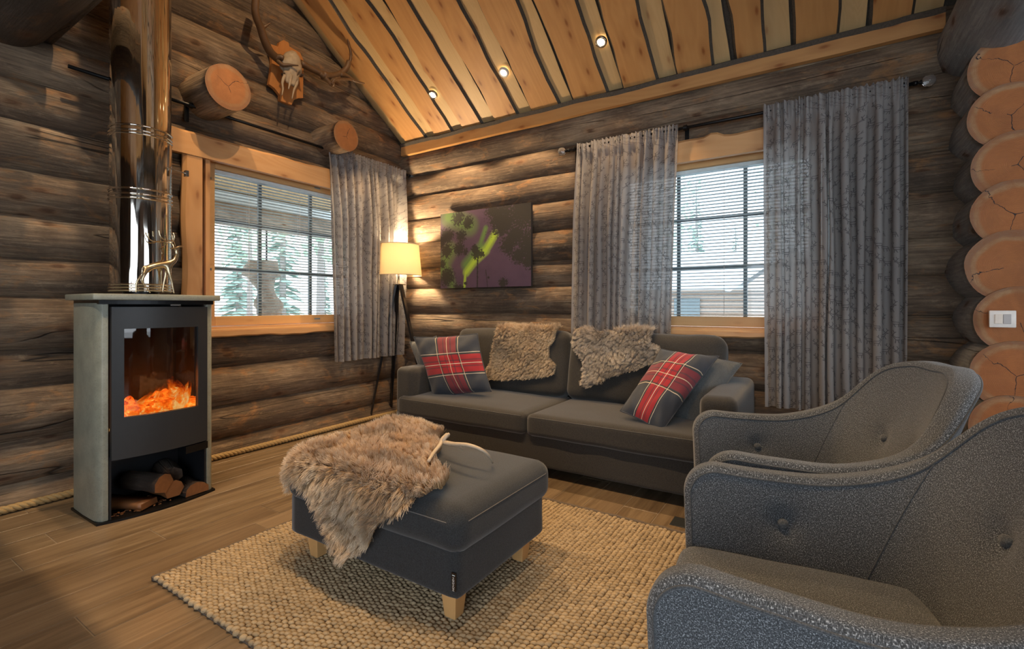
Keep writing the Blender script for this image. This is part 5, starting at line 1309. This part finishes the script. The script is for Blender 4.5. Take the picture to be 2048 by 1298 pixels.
# ------------------------------------------------------------------ brass deer figurine on the stove
def figurine():
    X = .60; Q = lambda px, py, dx=0: P(px, py, 0, X+dx)
    sk = [('hip', 294, 537, .026, 0), ('belly', 312, 531, .030, 0), ('chest', 336, 528, .030, 0), ('neck0', 350, 521, .023, 0), ('neck1', 354, 508, .014, 0), ('neck2', 352, 500, .012, 0), ('head', 353, 496, .013, 0), ('muz', 361, 493, .008, 0), ('tip', 367, 492, .004, 0)]
    vs = [Q(a, b) for _, a, b, _, _ in sk]; rad = [r*.62 for *_, r, _ in sk]; ed = [(i, i+1) for i in range(len(sk)-1)]
    def chain(start, pts):
        p = start
        for (a, b, r, dx) in pts: vs.append(Q(a, b, dx)); rad.append(r*.62); ed.append((p, len(vs)-1)); p = len(vs)-1
    chain(0, [(288, 549, .017, .012), (284, 560, .010, .014), (289, 570, .007, .014), (301, 586, .006, .014)])
    chain(0, [(285, 548, .014, -.02), (274, 562, .008, -.022), (272, 573, .0065, -.022), (272, 585, .006, -.022)])
    chain(2, [(338, 545, .015, .012), (344, 565, .008, .014), (348, 587, .006, .014)])
    chain(2, [(333, 545, .013, -.018), (328, 565, .0075, -.022), (325, 585, .006, -.022)])
    chain(0, [(287, 533, .007, 0), (284, 538, .004, 0)])
    chain(6, [(344, 497, .006, .006), (338, 496, .003, .008)])
    me = bpy.data.meshes.new('deer_figurine'); me.from_pydata([tuple(v) for v in vs], ed, []); o = link('deer_figurine', me, None, None)
    md = o.modifiers.new('skin', 'SKIN'); md.use_smooth_shade = True
    for i, sv in enumerate(me.skin_vertices[0].data): sv.radius = (rad[i], rad[i]); sv.use_root = (i == 1)
    o.modifiers.new('sub', 'SUBSURF').render_levels = 2; me.materials.append(M['brass'])
    tag(o, 'slim brass deer figurine with swept antlers on top of the stove', 'figurine')
    # the skin grid has no material slot by itself: an applied copy keeps it simple
    dg = bpy.context.evaluated_depsgraph_get(); o.modifiers['sub'].levels = 2; dg.update(); m2 = bpy.data.meshes.new_from_object(o.evaluated_get(dg)); o.modifiers.clear(); o.data = m2
    if not m2.materials: m2.materials.append(M['brass'])
    m2.polygons.foreach_set('use_smooth', [True]*len(m2.polygons))
    q = MB()
    def an(pts, r0, r1): c = catmull([Q(*p) for p in pts], 16); q.tube(c, [r0+(r1-r0)*i/15 for i in range(16)], 8)
    for dx in (.006, -.016):
        f = lambda a, b, k=0: (a+(0 if dx > 0 else -3), b+(0 if dx > 0 else 4), dx*(1+k))
        an([f(351, 492), f(348, 484, 1), f(340, 481, 1.5), f(322, 484, 3), f(305, 482, 3), f(295, 474, 3), f(291, 465, 3)], .0035, .003)
        an([f(332, 482, 2), f(322, 474, 2.2), f(319, 466, 2), f(318, 460, 2)], .0032, .0045)
        an([f(346, 483, 1), f(349, 475, 1), f(347, 466, 1)], .003, .005); an([f(304, 482, 3), f(298, 477, 3), f(297, 466, 3)], .003, .002)
    q.build('antlers', M['brass'], o, smooth=True)
    return o
figurine()

# ------------------------------------------------------------------ light switch on the stub wall
sw = empty('light_switch', (4.478, -.492, 1.04), label='white double rocker light switch on a log end', cat='switch')
q = MB(); q.box((-.047, 0, -.041), (.047, .012, .041)); q.build('frame', M['white'], sw, bevel=.004, smooth=True)
q = MB(); q.box((-.029, -.006, -.023), (-.0005, .0, .023)); q.build('rocker', plain('pearl_rocker', (.80, .70, .60), .3), sw, bevel=.002, rot=(R(6), 0, 0))
q = MB(); q.box((.0005, -.004, -.023), (.029, .0, .023)); q.build('rocker', M['greyp'], sw, bevel=.002)
# dark flat plate on the floor between sofa and rug
fg = empty('floor_plate', (3.22, -1.17, .0), label='dark flat metal plate on the floor in front of the sofa, half under the armchair', cat='plate')
dm = plain('dark_plate_metal', (.05, .055, .06), .4, .6)
q = MB(); q.box((-.12, -.055, .0005), (.12, .055, .003)); q.build('panel', dm, fg, bevel=.001)

# ------------------------------------------------------------------ outdoors
og = MB(); og.box((-60, 1.0, -.6), (60, 120, -.55)); og.box((-60, -40, -.6), (-.6, 1.0, -.55)); o = og.build('snowy_ground', plain('pale_ground', (.72, .76, .78), .9, 0, .06, .3, 2)); o['kind'] = 'structure'
# porch outside the gable window
po = empty('porch_roof', (0, 0, 0), label='pale board porch roof outside the gable window', cat='porch')
q0 = None
for k in range(24):
    q = MB(); q.box((0, 0, 0), (2.6, .155, .02))
    if q0 is None: q0 = q.build('board', M['pine_pale'], po, loc=(-2.85, -3.2, 2.30), rot=(0, R(-9), 0))
    else: copy(q0, po, (-2.85, -3.2+.122*k*1.3, 2.30))
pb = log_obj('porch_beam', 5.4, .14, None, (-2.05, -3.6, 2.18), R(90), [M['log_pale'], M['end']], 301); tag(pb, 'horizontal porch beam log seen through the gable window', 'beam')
box('porch_fascia', (-2.12, -3.6, 2.30), (-1.98, 1.8, 2.42), M['blind'], po)
def gnarl():
    n = 46; k = 26; vs = []; fs = []
    for i in range(n+1):
        t = i/n; z = .62+t*1.06; w_ = .125+.10*noise.noise(Vector((t*4.1, 0, 2)))-.03*math.sin(t*9)+.05*(t > .82)
        for j in range(k):
            a = 2*math.pi*j/k; q_ = w_*(1+.35*noise.noise(Vector((math.cos(a)*1.4, math.sin(a)*1.4, t*7)))+.12*noise.noise(Vector((math.cos(a)*5, math.sin(a)*5, t*24)))); vs.append((math.cos(a)*q_+.03*math.sin(t*7), math.sin(a)*q_+.05*math.sin(t*5), z))
    for i in range(n):
        for j in range(k): fs.append((i*k+j, i*k+(j+1) % k, (i+1)*k+(j+1) % k, (i+1)*k+j))
    fs += [tuple(range(k))[::-1], tuple(n*k+j for j in range(k))]
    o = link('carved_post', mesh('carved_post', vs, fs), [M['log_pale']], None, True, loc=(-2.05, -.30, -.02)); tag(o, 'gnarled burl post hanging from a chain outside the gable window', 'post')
    q = MB(); q.tube([(0, 0, 1.66), (0, 0, 2.08)], .012, 6); q.build('chain', M['black'], o); return o
gnarl()
# small log cabin beyond the back window
cb = empty('log_cabin', (1.2, 17.5, -.55), R(12), label='small snow-roofed log cabin with a gable seen through the back window', cat='building')
cw = plain('cabin_log', (.52, .42, .35), .9); snow = plain('snow_roof', (.85, .88, .9), .9)
for k in range(9):
    q = MB(); q.tube([(-4, 0, .14+k*.27), (4, 0, .14+k*.27)], .15, 10); q.build('log', cw, cb, smooth=True)
for (x0, x1) in ((-2.6, -1.6), (1.4, 2.4)): box('window', (x0, -.2, 1.0), (x1, -.12, 2.0), M['muntin'], cb); 
q = MB(); q.add([(-4.6, -.9, 2.3), (4.6, -.9, 2.3), (4.6, 3, 4.0), (-4.6, 3, 4.0), (-4.6, -.9, 2.5), (4.6, -.9, 2.5), (4.6, 3, 4.2), (-4.6, 3, 4.2)], [(0,3,2,1),(4,5,6,7),(0,1,5,4),(1,2,6,5),(2,3,7,6),(3,0,4,7)]); q.build('roof', snow, cb)
q = MB(); q.add([(-.2, -1.4, 2.3), (3.2, -1.4, 2.3), (1.5, -1.4, 3.6), (-.2, 1, 2.3), (3.2, 1, 2.3), (1.5, 1, 3.6)], [(0, 1, 2), (3, 5, 4)]); q.build('gable', cw, cb)
for s in (-1, 1):
    q = MB(); q.add([(1.5, -1.7, 3.75), (1.5+s*2.1, -1.7, 2.2), (1.5+s*2.1, 1, 2.2), (1.5, 1, 3.75), (1.5, -1.7, 3.95), (1.5+s*2.2, -1.7, 2.35), (1.5+s*2.2, 1, 2.35), (1.5, 1, 3.95)], [(0,3,2,1),(4,5,6,7),(0,1,5,4),(1,2,6,5),(2,3,7,6),(3,0,4,7)]); q.build('gable_roof', snow, cb)
nd = plain('hazed_conifer_needles', (.42, .56, .50), .9, 0, .3); tk = plain('hazed_pine_trunk', (.42, .38, .36), .9, 0, .2)  # tree colours lifted, the bright outdoor haze is put into them
nd2 = plain('hazed_birch_leaves', (.50, .66, .50), .9, 0, .2)
def tree(x, y, h, kind, label, seed):
    rt = random.Random(seed); e = empty('tree', (x, y, -.56), label=label, cat='tree', group='forest trees beyond the windows')
    q = MB(); q.tube([(0, 0, 0), (.05*h*.1, 0, h*.5), (0, .02, h)], [.014*h+.04, .009*h+.03, .01], 8); q.build('trunk', tk, e, smooth=True)
    q = MB()
    if kind == 0:
        for i in range(150):
            t = (i/150); z = h*(.12+.88*t); r_ = (h*.12)*(1-t)+.08; a = rt.uniform(0, 6.28); dr = Vector((math.cos(a), math.sin(a), -.35)); s = dr.cross(Vector((0, 0, 1))).normalized()*r_*.30
            b = Vector((0, 0, z)); q.add([b, b+dr*r_*.6+s, b+dr*r_, b+dr*r_*.6-s, b+dr*r_*.55+Vector((0, 0, r_*.12))], [(0, 1, 4), (1, 2, 4), (2, 3, 4), (3, 0, 4)])
    else:
        for i in range(260):
            a = rt.uniform(0, 6.28); z = h*rt.uniform(.45, 1.); r_ = h*.16*rt.random()**.5*(1.2-abs(z/h-.7)); c = Vector((math.cos(a)*r_, math.sin(a)*r_, z)); s = rt.uniform(.08, .2)
            u_ = Vector((rt.gauss(0, 1), rt.gauss(0, 1), rt.gauss(0, 1))).normalized(); v_ = u_.orthogonal().normalized(); q.add([c-u_*s, c+v_*s*.6, c+u_*s, c-v_*s*.6], [(0, 1, 2, 3)])
    fo_ = q.build('foliage', nd if kind == 0 else nd2, e); fo_['kind'] = 'stuff'
ra_ = random.Random(12)
for i in range(16): tree(-14+1.9*i+ra_.uniform(-.3, .3), 24+6*(i%3)+ra_.uniform(-.5, .5), ra_.uniform(7, 13), 0 if i % 3 else 1, ('hazy dark conifer' if i % 3 else 'pale leafy birch')+' of the forest beyond the back window', i)
for i in range(16): tree(-8-4.5*(i%4)+ra_.uniform(-.5, .5), -6+1.4*i+ra_.uniform(-.3, .3), ra_.uniform(5, 10), 0 if i % 2 else 1, ('bluish conifer' if i % 2 else 'light green birch')+' of the woods beyond the gable window', 40+i)
